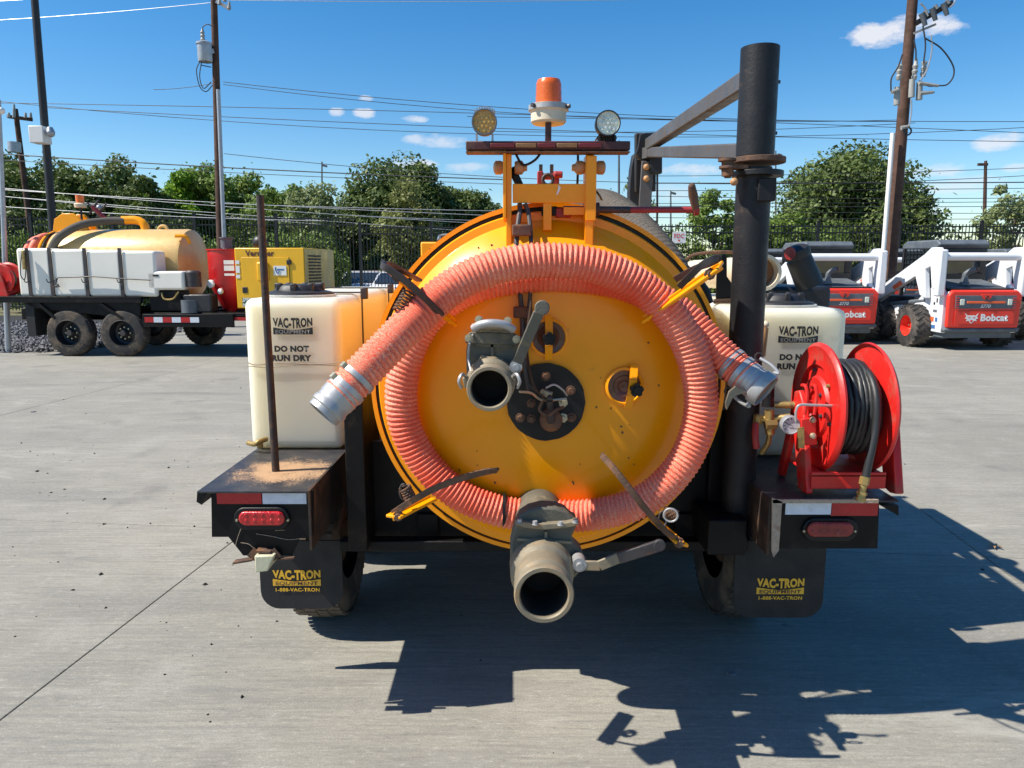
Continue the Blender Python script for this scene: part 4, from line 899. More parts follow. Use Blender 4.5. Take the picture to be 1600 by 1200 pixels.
# sight ports
for (u, v, a, off) in ((857,527,pi/2,0),(975,603,pi/2-.12,10)):
    c = P(u, v, 2.372); r = 27*2.41/FPX
    pt = MB().lathe([(r+.006,.0),(r+.006,-.012),(r-.002,-.016),(r-.004,-.008)], c, (0,1,0), 40).build('sight_port', 'tank_yellow', door)
    MB().lathe([(0,-.006),(r*.3,-.008),(r*.32,-.004),(r*.6,-.008),(r*.62,-.004),(r*.95,-.007)], c, (0,1,0), 36).build('port_glass', 'port_brown', pt)
    dx = Vector((cos(a),0,sin(a))); c2 = c + Vector((off*.0021,0,0))
    MB().bar(c2-dx*(r+.014)+Vector((0,-.012,0)), c2-dx*(r*.45)+Vector((0,-.034,0)), .024, .005, up=(0,1,0)).bar(c2-dx*(r*.45)+Vector((0,-.034,0)), c2+dx*(r*.45)+Vector((0,-.036,0)), .024, .005, up=(0,1,0)).bar(c2+dx*(r*.45)+Vector((0,-.034,0)), c2+dx*(r+.014)+Vector((0,-.012,0)), .024, .005, up=(0,1,0)).build('clamp_strap', 'tank_yellow', pt)
    kc = c2 + Vector((.012 if off else 0,-.04,.0 if not off else -.005))
    m = MB()
    for k in range(5):
        q = 2*pi*k/5+.3; m.cyl(kc+Vector((cos(q)*.012,0,sin(q)*.012)), kc+Vector((cos(q)*.012,-.02,sin(q)*.012)), .010, n=10)
    m.cyl(kc+Vector((0,.01,0)), kc+Vector((0,-.024,0)), .012, n=12); m.build('knob', 'knob_black', pt)
# chips of rust on the door
for k in range(26):
    u, v = random.choice([(random.uniform(900,1010), random.uniform(660,740)), (random.uniform(690,760), random.uniform(690,740)), (random.uniform(640,800), random.uniform(370,395)), (random.uniform(750,1000), random.uniform(700,760)), (random.uniform(930,1060), random.uniform(520,700))])
    p0 = P(u, v, 2.385); rr = math.hypot(p0.x-TX, p0.z-TZ)
    yy = np.interp(rr, [0,.12,.24,.34,.405,.44,.475,.51,.54], [2.368,2.369,2.373,2.381,2.393,2.406,2.427,2.455,2.488])
    p0 = P(u, v, float(yy)-.001); s = random.uniform(.0018,.0045)
    MB().prism([(p0.x+s*cos(q)*random.uniform(.5,1.3), p0.y, p0.z+s*sin(q)*random.uniform(.5,1.3)) for q in [2*pi*j/7 for j in range(7)]], (0,-.0012,0)).build('rust_spot', 'rust_steel', door, smooth=False)

# gate valves
def circ(u, v, Y, ru):  # radius in metres for a px radius
    return ru*(Y/px_dir(u,v).y)/FPX
def gate_valve(center, Yo, rpx, body_px, Yb, thick, handle, small):
    co = P(*center, Yo); r = circ(*center, Yo, rpx)
    g = MB().prism([P(u,v,Yb) for u, v in body_px], (0,thick,0)).build('gate_valve', 'cast_aluminium', T, bevel=.008, seg=2)
    L_ = Yb-Yo+.01
    MB().lathe([(r*.80,.02),(r*.80,-L_+.004),(r*.84,-L_),(r*.96,-L_),(r,-L_+.006),(r,-L_+.02),(r*.93,-L_+.024),(r*.93,-L_+.045),(r*1.0,-L_+.05),(r*1.0,-L_+.065),(r*.95,-L_+.07),(r*.98,-L_*.35),(r*1.12,-L_*.3),(r*1.15,.02)], (co.x, Yb, co.z), (0,1,0), 56).build('outlet', 'pipe_aluminium', g)
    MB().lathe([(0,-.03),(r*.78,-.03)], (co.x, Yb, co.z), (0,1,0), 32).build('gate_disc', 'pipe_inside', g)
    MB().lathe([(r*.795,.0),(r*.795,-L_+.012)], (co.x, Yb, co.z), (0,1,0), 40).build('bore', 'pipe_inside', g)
    return g, co, r
g1, c1, r1 = gate_valve((765,607), 1.98, 36, [(731,532),(737,519),(742,508),(757,503),(780,503),(797,509),(801,522),(806,535),(812,548),(814,575),(812,598),(800,606),(740,606),(729,590),(728,550)], 2.13, .06, None, True)
for (pts, th) in (([(729,524),(735,519),(803,521),(816,528),(814,540),(727,536)], .012),):
    MB().prism([P(u,v,2.112) for u, v in pts], (0,.018,0)).build('flange', 'cast_aluminium', g1, bevel=.002)
MB().bar(P(737,509,2.11), P(800,512,2.11), .03, .014).build('bonnet_clamp', 'pipe_aluminium', g1, bevel=.004)
MB().tube(catmull([P(740,513,2.09),P(752,507,2.075),P(770,505,2.07),P(790,508,2.075),P(802,515,2.09)],6), .012, 10).build('bonnet', 'bright_aluminium', g1)
for (u, v) in ((748,500),(793,502),(732,529),(807,531)): MB().lathe([(0,0),(.007,0),(.007,.012),(.012,.012),(.012,.016)], P(u,v,2.09), (0,1,0), 8).build('bolt', 'zinc', g1)
MB().bar(P(769,525,2.125), P(769,560,2.125), .008, .01, up=(0,1,0)).bar(P(744,539,2.125), P(800,541,2.125), .008, .01, up=(0,1,0)).build('rib', 'cast_aluminium', g1)
MB().prism([P(u,v,2.10) for u, v in ((743,568),(752,556),(786,561),(784,570))], (0,.03,0)).build('hex_neck', 'pipe_aluminium', g1, bevel=.002)
MB().tube(catmull([P(739,522,2.11),P(733,540,2.10),P(732,560,2.10),P(736,580,2.08)],6), .0035, 6).build('tie_wire', 'bright_aluminium', g1)
for s, u in ((-1,726),(1,803)):
    MB().tube(catmull([P(u-s*4,590,2.06),P(u+s*4,585,2.03),P(u+s*9,596,2.02),P(u+s*5,606,2.03)],6), .005, 6).build('cam_lever', 'bright_aluminium', g1)
    MB().bar(P(u-s*8,596,2.05), P(u+s*2,598,2.05), .012, .03).build('cam_ear', 'pipe_aluminium', g1, bevel=.003)
lv = MB().bar(P(806,572,2.085), P(842,488,2.04), .030, .010, up=(0,1,0)).lathe([(0,-.005),(.021,-.005),(.021,.005),(0,.005)], P(847,481,2.038), (0,1,0), 20).build('lever', 'cast_aluminium', g1, bevel=.003)
MB().lathe([(0,-.022),(.009,-.022),(.009,-.008),(.018,-.008),(.018,.03)], P(806,573,2.085), (0,1,0), 16).build('pivot_bolt', 'bright_aluminium', g1)
MB().cyl((c1.x, 2.18, P(768,555,2.13).z), (c1.x, 2.40, P(768,555,2.13).z), r1*1.05, n=32).build('spigot', 'tank_yellow', g1)

g2, c2, r2 = gate_valve((850,928), 1.93, 47, [(802,900),(797,875),(797,850),(801,832),(806,818),(812,806),(826,797),(846,792),(868,793),(884,799),(892,808),(903,814),(900,824),(894,838),(897,850),(908,860),(914,876),(908,892),(897,905)], 2.12, .07, None, False)
MB().prism([P(u,v,2.098) for u, v in ((805,812),(820,816),(850,819),(885,817),(904,813),(903,821),(885,825),(850,828),(820,825),(806,820))], (0,.03,0)).build('flange', 'pipe_aluminium', g2, bevel=.002)
for (u, v) in ((812,811),(836,814),(876,815),(899,811)): MB().lathe([(0,0),(.007,0),(.007,.01),(.011,.01)], P(u,v,2.09), (0,0,-1), 8).build('bolt', 'bright_aluminium', g2)
MB().bar(P(853,830,2.115), P(852,874,2.115), .008, .012, up=(0,1,0)).bar(P(808,842,2.115), P(893,847,2.115), .008, .012, up=(0,1,0)).build('rib', 'pipe_aluminium', g2)
MB().prism([P(u,v,2.06) for u, v in ((806,905),(812,885),(826,866),(842,867),(878,870),(885,880),(880,888),(820,890))], (0,.05,0)).build('neck', 'cast_aluminium', g2, bevel=.004)
MB().bar(P(902,883,2.07), P(938,884,2.06), .03, .010, up=(0,1,0)).bar(P(936,884,2.06), P(968,871,2.05), .032, .010, up=(0,1,0)).build('lever', 'pipe_aluminium', g2, bevel=.003)
MB().bar(P(966,872,2.05), P(1028,853,2.04), .034, .014, up=(0,1,0)).lathe([(0,-.007),(.018,-.007),(.018,.007),(0,.007)], P(1030,852,2.04), (0,1,0), 20).build('lever_grip', 'dark_steel', g2, bevel=.003)
MB().lathe([(0,-.03),(.010,-.03),(.010,-.015),(.021,-.015),(.021,.03)], P(905,880,2.075), (0,1,0), 16).build('pivot_bolt', 'bright_aluminium', g2)
MB().cyl((c2.x, 2.19, P(852,850,2.12).z), (c2.x, 2.5, P(852,850,2.12).z+.02), r2*.95, n=32).build('spigot', 'cast_aluminium', g2)

# hydraulic/brake lines down the door
for (us, r) in ((((812,318),(812,330),(807,380),(812,450),(816,500),(818,560),(826,610)), .008), (((820,318),(826,335),(830,380),(829,450),(823,520),(822,590),(838,612)), .007)):
    MB().tube(catmull([P(u, v, 2.36 if v > 340 else 2.44) for u, v in us], 6), r, 8).build('pipe_line', 'dark_steel', T)
MB().tube(catmull([P(830,470,2.3),P(823,540,2.28),P(833,600,2.26),P(850,622,2.28)],6), .004, 6).build('cable', 'frame_rusty', T)
for (u, v) in ((815,360),(817,488)): MB().bar(P(u-15,v,2.36), P(u+15,v,2.36), .03, .035).build('pipe_clamp', 'rust_steel', T, bevel=.004)

# hose hangers
def hanger(yb, loop, m1='tank_yellow', m2='dark_steel', spring=None, Yb=(2.22,2.3)):
    a, b = P(*yb[0], Yb[0]), P(*yb[1], Yb[1])
    h = MB().bar(a, b, .010, .055, up=(0,1,0)).bar(a, b, .026, .006, up=(0,1,0)).build('hose_hanger', m1, T, bevel=.003)
    m = MB(); pts = catmull([P(u, v, y) for u, v, y in loop], 6)
    for p, q in zip(pts, pts[1:]): m.bar(p, q+(q-p)*.15, .018, .007, up=(.3,1,.2))
    m.build('hanger_arm', m2, h)
    MB().lathe([(0,-.014),(.010,-.014),(.010,0),(.016,0),(.016,.01)], a.lerp(b,.15)+Vector((0,-.02,0)), (0,1,0), 8).build('bolt', 'rust_steel', h)
    if spring:
        a, b = P(*spring[0]), P(*spring[1]); d = (b-a); x = d.orthogonal().normalized(); y = d.cross(x).normalized()
        MB().tube([a+d*(k/60)+(x*cos(k*.75)+y*sin(k*.75))*.016 for k in range(61)], .0035, 6).build('spring', 'rust_steel', h)
        MB().tube([a-d*.1+Vector((cos(q)*.012, 0, -.022+sin(q)*.024)) for q in [2*pi*k/20 for k in range(21)]], .003, 6).build('snap_ring', 'dark_steel', h)
hanger(((606,418),(708,503)), [(690,492,2.12),(665,467,2.04),(636,441,1.99),(610,423,1.97),(597,414,1.98),(604,411,2.02),(630,424,2.1),(655,438,2.2)], spring=((622,487,2.1),(640,455,2.12)), Yb=(2.08,2.28))
hanger(((1126,415),(1008,498)), [(1062,448,2.12),(1078,432,2.06),(1097,414,2.02),(1116,404,2.01),(1122,404,2.03),(1108,412,2.08),(1085,420,2.16),(1056,436,2.24)], Yb=(2.08,2.28))
hanger(((614,808),(672,779)), [(614,802,2.12),(640,785,2.08),(680,763,2.05),(725,746,2.05),(760,737,2.07),(777,735,2.1)], m2='rust_steel', spring=((632,760,2.14),(645,785,2.14)), Yb=(2.1,2.26))
hanger(((1066,851),(1022,812)), [(940,711,2.12),(958,731,2.07),(985,765,2.05),(1010,797,2.06),(1040,830,2.1),(1062,846,2.14)], m2='rust_steel', spring=((1038,800,2.14),(1056,806,2.14)), Yb=(2.12,2.26))
MB().torus(P(1048,805,2.1), (.2,1,0), .020, .003, 20, 6).build('clip_ring', 'bright_aluminium', T)

# yellow head frame over the door, light bar
YF = 2.44
for (u, w_) in ((795, 9), (922, 14)):
    a, b = P(u, 235 if u == 795 else 242, YF), P(u-1, 385, YF)
    k = 2.36/FPX
    MB().box(a.x-w_*k/2, a.x+w_*k/2, YF-.004, YF+.07, b.z, a.z).build('upright', 'tank_yellow', T, bevel=.003)
MB().box(P(786,300,YF).x, P(791,300,YF).x, YF-.02, YF+.08, P(790,342,YF).z, P(790,236,YF).z).build('upright_flange', 'tank_yellow', T, bevel=.002)
MB().box(P(915,300,YF).x, P(931,300,YF).x, YF-.012, YF-.005, P(921,345,YF).z, P(921,244,YF).z).build('upright_flange', 'tank_yellow', T, bevel=.002)
a, b = P(801,287,YF), P(915,317,YF); MB().box(a.x, b.x, YF+.002, YF+.010, b.z, a.z).box(a.x, b.x, YF+.010, YF+.06, a.z-.008, a.z).build('cross_plate', 'tank_yellow', T, bevel=.002)
a, b = P(849,317,YF), P(862,345,YF); MB().box(a.x, b.x, YF+.005, YF+.012, b.z-.03, a.z).build('tab', 'tank_yellow', T, bevel=.002)
MB().prism([P(872,297,YF+.001) + Vector((dx*.0021,0,dz*.0021)) for dx, dz in ((0,8),(4,4),(2,-2),(-1,-7),(-3,-7),(0,2))], (0,-.001,0)).build('paint_scratch', 'decal_white', T, smooth=False)
a, b = P(728,221,2.42), P(984,235,2.42)
lb = MB().box(a.x, b.x, 2.41, 2.45, b.z, a.z).build('light_bar', 'bar_maroon', T, bevel=.003)
for (u0, u1, mm) in ((766,804,'bar_red'),(806,838,'bar_amber'),(840,868,'bar_red'),(870,902,'bar_amber'),(904,940,'bar_red')):
    p0, p1 = P(u0,224,2.408), P(u1,231,2.408); MB().box(p0.x, p1.x, 2.403, 2.411, p1.z, p0.z).build('lens', mm, lb, bevel=.002)
p0, p1 = P(728,234,2.41), P(984,237,2.41); MB().box(p0.x, p1.x, 2.40, 2.46, p1.z-.003, p0.z-.006).build('light_bar_tray', 'rust_steel', lb)
def work_lamp(u, v, m, mb):
    c = P(u, v, 2.42); r = circ(u, v, 2.42, 20)
    o = MB().lathe([(0,.05),(r*.7,.05),(r*.95,.02),(r,-.01),(r*.98,-.02),(r*.88,-.02)], c, (0,1,0), 32).build('work_lamp', mb, T)
    MB().lathe([(0,-.012),(r*.85,-.013),(r*.88,-.018)], c, (0,1,0), 32).build('lamp_lens', m, o)
    for dx, dz in [(0,0)]+[(r*.35*cos(q), r*.35*sin(q)) for q in [k*pi/3 for k in range(6)]]+[(r*.66*cos(q), r*.66*sin(q)) for q in [k*pi/4 for k in range(8)]]:
        MB().lathe([(.0,-.017),(r*.11,-.0165),(r*.12,-.012)], c+Vector((dx,0,dz)), (0,1,0), 8).build('led', 'lamp_clear' if m == 'lamp_clear' else 'lamp_amber', o)
    up = 1 if m == 'lamp_amber' else -1
    for k in range(9):
        q = pi/2*up + (k-4)*.16; p = c+Vector((cos(q)*r*1.05, .01, sin(q)*r*1.05))
        MB().bar(p, p+Vector((0,.045,0)), .005, .02, up=(cos(q),0,sin(q))).build('cooling_fin', 'galvanised' if up > 0 else 'loader_black', o)
    a = P(u, v+17, 2.42); b = P(u, 222, 2.42)
    for x_ in (-.025, .025): MB().box(a.x+x_-.003, a.x+x_+.003, 2.42, 2.45, b.z, a.z).build('bracket', 'galvanised' if up > 0 else 'loader_black', o)
work_lamp(757, 192, 'lamp_amber', 'loader_grey'); work_lamp(949, 194, 'lamp_clear', 'loader_black')
bc = P(857, 194, 2.5); k = 2.36/FPX
be = MB().lathe([(0,0),(25*k,0),(28*k,.006),(28*k,.035),(30*k,.038),(31*k,.045),(31*k,.058),(24*k,.06),(0,.06)], bc, (0,0,1), 40).build('beacon_base', 'cream_plastic', T)
MB().ring(bc+Vector((0,0,.041)), bc+Vector((0,0,.057)), 31.8*k, 30.8*k, 40).build('clamp_ring', 'bright_aluminium', be)
for q in (-2.4, -.5): MB().cyl(bc+Vector((31*k*cos(q),31*k*sin(q),.049)), bc+Vector((37*k*cos(q),37*k*sin(q),.049)), .007, n=8).build('clamp_screw', 'dark_steel', be)
rr = 20.5*k; z0 = .062; H_ = (P(857,125,2.5).z-bc.z)
pr = [(rr*1.02, z0)]
for j in range(14): zz = z0+(H_-z0-.012)*(j+.5)/14; pr += [(rr*(1.02-.05*j/14), zz-.003), (rr*(1.0-.05*j/14), zz+.003)]
pr += [(rr*.93, H_-.008), (rr*.85, H_), (0, H_+.001)]
MB().lathe(pr, bc, (0,0,1), 40).build('beacon_dome', 'beacon_orange', be)
MB().box(bc.x-.011, bc.x+.008, 2.47, 2.50, P(857,222,2.48).z, bc.z).build('beacon_post', 'bar_maroon', be)
for (u, s) in ((795,1),(922,-1)):
    for sg in (-1, 1):
        c = P(u+sg*9, 262, YF+.03); MB().lathe([(0,0),(.018,0),(.022,.008),(.022,.024),(.014,.03),(0,.032)], c, (sg,0,0), 16).build('marker_lamp', 'copper_lamp', T)
    c = P(u+s*19, 262, YF+.03); MB().lathe([(0,-.02),(.012,-.02),(.016,0),(.01,.02),(0,.02)], c, (s,0,0), 10).build('lamp_plug', 'copper_lamp', T)
MB().tube(catmull([P(804,236,YF),P(812,252,YF),P(820,258,YF),P(836,250,YF),P(847,236,YF)],6), .004, 6).build('cable', 'knob_black', T)
MB().tube(catmull([P(903,236,YF+.05),P(903,265,YF+.05),P(902,290,YF+.06)],6), .004, 6).build('cable', 'knob_black', T)
MB().tube(catmull([P(922,290,YF+.1),P(934,302,YF+.12),P(940,312,YF+.2)],6), .004, 6).build('cable', 'knob_black', T)
MB().bar(P(799,262,YF+.05), P(812,290,YF+.06), .02, .02).build('pin_block', 'knob_black', T)
# red clevis and crank
m = MB(); Y2 = 2.6
for u in (844, 869): m.bar(P(u,268,Y2), P(u,292,Y2), .02, .03, up=(0,1,0))
m.bar(P(842,276,Y2), P(871,276,Y2), .02, .02); m.cyl(P(866,273,Y2-.02), P(879,273,Y2-.02), .012, n=10); m.build('clevis', 'crank_red', T, bevel=.003)
for u in (845, 862): MB().bar(P(u,272,Y2), P(u,257,Y2), .008, .012).build('clevis_pin', 'dark_steel', T)
MB().torus(P(856,281,Y2-.03), (0,1,0), .017, .006).build('clevis_eye', 'dark_steel', T)
cr = MB().cyl(P(880,327,2.5), P(985,328,2.48), .011, n=14).cyl(P(925,327,2.49), P(936,327,2.49), .022, n=12).build('crank', 'dark_steel', T)
MB().cyl(P(985,328,2.48), P(1086,328,2.46), .010, n=14).cyl(P(1084,328,2.46), P(1091,328,2.46), .018, n=14).build('crank_shaft', 'crank_red', cr)
MB().tube([P(1088,332,2.46), P(1086,322,2.45), P(1083,305,2.44), P(1081,293,2.43)], [.012,.012,.015,.012], 12).ball(P(1081,292,2.43), .012).build('crank_handle', 'rust_steel', cr)
for q in ((858,330),(880,333)): MB().bar(P(q[0]-12,q[1],2.5), P(q[0]+12,q[1],2.5), .03, .03).build('crank_block', 'crank_red' if q[0] > 860 else 'knob_black', cr, bevel=.003)
p = P(895,330,2.47); MB().box(p.x-.03, p.x+.04, 2.46, 2.48, p.z-.012, p.z+.012).build('yellow_tab', 'tank_yellow', T)

# mast pipe, flange and boom
ma = P(1188, 75, 2.6); mz0 = P(1146, 812, 2.6).z; mr = circ(1188, 100, 2.6, 29.5); MX = ma.x
MB().lathe([(mr*.9,-.01),(mr*.93,0),(mr,0),(mr,-(ma.z-P(1180,245,2.6).z))], ma, (0,0,1), 48).lathe([(0,-.012),(mr*.91,-.008)], ma, (0,0,1), 32).build('mast', 'mast_black', T)
zt = P(1180,262,2.6).z
lower = MB().cyl((MX,2.6,mz0), (MX,2.6,zt), mr*.93, n=48).build('mast_post', 'mast_black', T)
for (v, th, q) in ((247,.018,1.42),(268,.018,1.35)):
    z = P(1180, v, 2.6).z
    MB().lathe([(0,0),(mr*q,0),(mr*q,-th),(0,-th)], (MX+.012,2.6,z), (0,0,1), 40).build('mast_flange', 'rust_steel' if v == 247 else 'mast_black', T, bevel=.002)
MB().lathe([(0,0),(.012,0),(.012,-.03),(.03,-.03),(.03,-.038),(0,-.038)], P(1137,278,2.55)+Vector((0,0,.0)), (0,0,-1), 14).build('flange_bolt', 'rust_steel', T)
MB().cyl(P(1137,275,2.55), P(1137,250,2.55), .02, n=12).lathe([(0,0),(.03,0),(.03,.008),(0,.008)], P(1136,252,2.55), (0,0,1), 14).build('flange_bolt', 'rust_steel', T)
MB().bar(P(1131,262,2.56), P(1165,262,2.57), .05, .012).build('flange_ear', 'rust_steel', T)
MB().ball(P(1147,284,2.53), .013).build('flange_nut', 'copper_lamp', T)
a = P(1185, 278, 2.53); b = P(1212, 314, 2.53); MB().box(MX-.005, b.x, 2.53, 2.64, b.z, a.z).build('mast_gusset', 'mast_black', T, bevel=.003)
for v in (128, 208): p = P(1215 if v < 150 else 1210, v, 2.6); MB().cyl(p-Vector((.01,0,0)), p+Vector((.008,0,0)), .006, n=8).build('mast_bolt', 'dark_steel', T)
YB = 4.5; fb = YB/3.05
MB().bar(P(1180,118,2.66), P(1012,228,YB), .055, .065).build('boom_arm', 'steel_grey', T, bevel=.006)
MB().bar(P(1180,236,2.66), P(1012,238,YB), .050, .055).build('boom_arm', 'steel_grey', T, bevel=.006)
MB().bar(P(1008,208,YB), P(1008,300,YB+.03), .05, .12, up=(1,0,0)).build('boom_head', 'pole_dark', T, bevel=.006)
MB().prism([P(u,v,YB-.06) for u, v in ((997,230),(1000,210),(1010,207),(1020,212),(1018,235),(1008,260),(994,240))], (0,.05,0)).build('sheave_plate', 'mast_black', T, bevel=.003)
MB().prism([P(u,v,YB+.08) for u, v in ((990,240),(986,262),(983,300),(984,322),(1000,330),(1004,300),(1000,262),(1000,240))], (0,.09,0)).build('boom_bracket', 'pole_dark', T, bevel=.005)
MB().bar(P(1012,252,YB-.07), P(1007,330,YB-.07), .07, .02, up=(0,1,0)).build('hanger_plate', 'steel_grey', T, bevel=.003)
for v in (261, 279): MB().ball(P(1010,v,YB-.09), .018).build('bolt', 'copper_lamp', T)
MB().bar(P(1024,246,YB-.07), P(1024,272,YB-.07), .055, .07).build('pulley_block', 'pole_dark', T, bevel=.006)
MB().tube([P(1027,270,YB-.07), P(1027,330,YB-.05), P(1026,380,YB)], .006, 6).build('steel_cable', 'wire_dark', T)
MB().bar(P(1003,242,YB), P(1018,238,YB-.1), .06, .06).build('boom_pin', 'steel_grey', T)
# mast foot
a, b = P(1108,813,2.47), P(1166,868,2.47); MB().box(a.x, b.x, 2.47, 2.70, b.z, a.z).build('mast_foot', 'frame_black', T, bevel=.006)

# grey flexible duct arching over the tank
pts, ln = resample(catmull([P(868,345,3.7),P(905,325,3.6),P(945,322,3.45),(P(985,348,3.25)),P(1022,388,3.05),P(1052,432,2.95),P(1072,490,2.9),P(1080,560,2.9)], 10), .006)
MB().tube(pts, .072, 28, fr=lambda i, q: .072+.0022*sin(i*1.6+q)).build('intake_duct', 'hose_grey', T)

# frame: side columns, cross members, body plates
def pbox(u0, v0, u1, v1, Y, d, name, m, par=T, **k):
    a, b = P(u0, v0, Y), P(u1, v1, Y); return MB().box(min(a.x,b.x), max(a.x,b.x), Y, Y+d, min(a.z,b.z), max(a.z,b.z)).build(name, m, par, **k)
pbox(536, 625, 574, 862, 2.56, .30, 'frame_column', 'frame_black', bevel=.004)
pbox(1112, 640, 1128, 860, 2.68, .25, 'frame_column', 'frame_black', bevel=.004)
pbox(566, 690, 1170, 858, 2.72, .03, 'rear_bulkhead', 'frame_black')
pbox(530, 846, 1170, 862, 2.60, .06, 'rear_crossmember', 'frame_black', bevel=.004)
zb = P(800, 858, 2.6).z
for x in (-.36, .62): MB().box(x, x+.08, 2.7, 6.2, zb-.05, zb+.10).build('chassis_rail', 'frame_black', T, bevel=.004)
MB().box(-.64, .88, 2.76, 5.9, zb+.10, zb+.115).build('floor_plate', 'frame_black', T)
MB().box(-.3, .56, 5.8, 6.2, zb-.02, zb+.08).build('front_crossmember', 'frame_black', T)
MB().prism([(-.30,6.1,zb),(.56,6.1,zb),(.17,7.3,zb),(.09,7.3,zb)], (0,0,.09)).build('drawbar', 'frame_black', T, bevel=.005)
# fenders
pl = P(308, 770, 2.33); PZ = P(400, 768, 2.33).z; XI = P(480,767,2.33).x; XO = pl.x; PY = 2.33
rodp = G(431, 736, PZ); plate_sandy(rodp.x+.03, rodp.y)
MB().box(XO, XI, PY, 4.6, PZ-.006, PZ).build('fender_plate', 'plate_sandy', T)
MB().prism([(XO,PY,PZ-.004),(XO-.004,PY,PZ-.035),(XO+.012,PY,PZ-.045),(XO+.028,PY,PZ-.01)], (0,2.0,0)).build('fender_lip', 'frame_black', T)
o = pbox(330, 768, 489, 840, 2.345, .004, 'rear_box', 'frame_black')
f = [(330,766),(331,839),(357,839),(380,868),(456,868),(468,841),(489,841),(489,766)]
o.data.clear_geometry(); vs = [P(u,v,2.345)-Vector(T.location) for u, v in f]; n = len(vs); vs2 = [p+Vector((0,.01,0)) for p in vs]
o.data.from_pydata([tuple(p) for p in vs+vs2], [], [tuple(range(n)), tuple(range(2*n-1,n-1,-1))]+[(i,i+n,(i+1)%n+n,(i+1)%n) for i in range(n)])
MB().box(XI, XI+.008, PY, 2.92, P(490,858,2.34).z, PZ+.002).build('fender_side', 'frame_rusty', T)
MB().box(P(331,800,2.345).x, P(331,800,2.345).x+.01, 2.36, 4.0, P(331,838,2.345).z, PZ-.007).build('box_side', 'frame_black', T)
pbox(338, 767.5, 409, 787.5, 2.341, .003, 'reflective_tape', 'tape_red', smooth=False); pbox(409.5, 767.5, 479, 787.5, 2.341, .003, 'reflective_tape', 'tape_white', smooth=False)
def oval(u, v, hw, hh, Y, grow=1.0, n=40):
    c = P(u, v, Y); k = (Y/px_dir(u,v).y)/FPX; a, b = hw*k*grow, hh*k*grow; out = []
    for j in range(n):
        q = 2*pi*j/n; sx = (a-b) if cos(q) > 0 else -(a-b)
        out.append((c.x+sx+b*cos(q), c.y, c.z+b*sin(q)))
    return out
def tail(u, v, hw, hh, lens, par=T):
    hs = MB().prism(oval(u,v,hw+7,hh+7,2.344), (0,-.012,0)).build('tail_light', 'knob_black', par, bevel=.004)
    MB().prism(oval(u,v,hw,hh,2.332), (0,-.012,0)).build('lens', lens, hs, bevel=.006, seg=3)
    c = P(u, v, 2.32); k = (2.32/px_dir(u,v).y)/FPX
    for i in range(5):
        for j in (-1, 1):
            p = c+Vector(((i-2)*hw*.36*k, 0, j*hh*.42*k)); MB().lathe([(0,-.0025),(.006,-.001),(.0075,.002)], p, (0,1,0), 10).build('led', lens, hs)
    for s in (-1, 1): MB().lathe([(0,-.003),(.004,-.003),(.005,.002)], P(u+s*(hw+4), v+4, 2.331), (0,1,0), 8).build('screw', 'zinc', hs)
tail(410, 809, 36, 11.5, 'lens_red')
# scratches and mud wires on the left box
for pts in ([(378,822),(372,838),(368,852)],[(380,826),(392,822),(405,826),(412,823)],[(400,834),(425,838),(450,843),(472,841)],[(376,848),(388,850),(396,856)],[(430,829),(445,828)]):
    MB().tube(catmull([P(u,v,2.343) for u, v in pts],5), .0012, 4).build('scratch', 'scraped_edge', T)
# water tanks
def water_tank(x0, x1, z0, z1, mirror):
    o = MB().box(x0, x1, 2.88, 3.30, z0, z1).build('water_tank', 'water_plastic', T, bevel=.035, seg=5)
    MB().box(x0+.012, x1-.012, 3.27, 4.45, z0+.002, z1+.004).build('tank_body', 'water_plastic', o, bevel=.035, seg=5)
    cx = (x0+x1)/2-(.02 if not mirror else -.01); cy = 3.08
    rL = .135
    ld = MB().lathe([(0,.034),(rL*.62,.036),(rL*.68,.03),(rL*.74,.012),(rL,.004),(rL*1.02,-.006)], (cx,cy,z1+.014), (0,0,1), 40).build('lid', 'lid_black', o)
    MB().lathe([(rL*1.08,.0),(rL*1.08,.012),(rL*.9,.012)], (cx,cy,z1-.002), (0,0,1), 40).build('filler_neck', 'water_plastic', o)
    for k in range(8): q = 2*pi*k/8; MB().box(cx+rL*.66*cos(q)-.012, cx+rL*.66*cos(q)+.012, cy+rL*.66*sin(q)-.012, cy+rL*.66*sin(q)+.012, z1+.02, z1+.055).build('lid_grip', 'lid_black', ld, bevel=.004)
    return o
wx0, wx1 = P(386,600,2.88).x, P(535,600,2.88).x; wz0 = PZ+.002; wz1 = P(450,466,2.9).z
wt = water_tank(wx0, wx1, wz0, wz1, False)
for Ys in (3.285, 4.0):
    MB().box(wx0-.004, wx1+.004, Ys, Ys+.03, wz1+.006, wz1+.012).box(wx1+.001, wx1+.006, Ys+.005, Ys+.02, wz0, wz1).build('hold_down_strap', 'dark_steel', wt)
    MB().bar((wx1+.015,Ys+.01,wz1-.02), (wx1+.015,Ys+.01,wz1+.03), .03, .03).build('strap_nut', 'dark_steel', wt, bevel=.004)
MB().tube(catmull([P(386,566,2.874),P(400,570,2.872),(P(440,567,2.872)),P(490,569,2.872),P(533,566,2.874)],8), .0022, 5).build('twine', 'scraped_edge', wt)
MB().tube(catmull([P(386,572,2.874),P(420,574,2.872),(P(470,570,2.872)),P(533,571,2.874)],8), .0016, 5).build('twine', 'scraped_edge', wt)
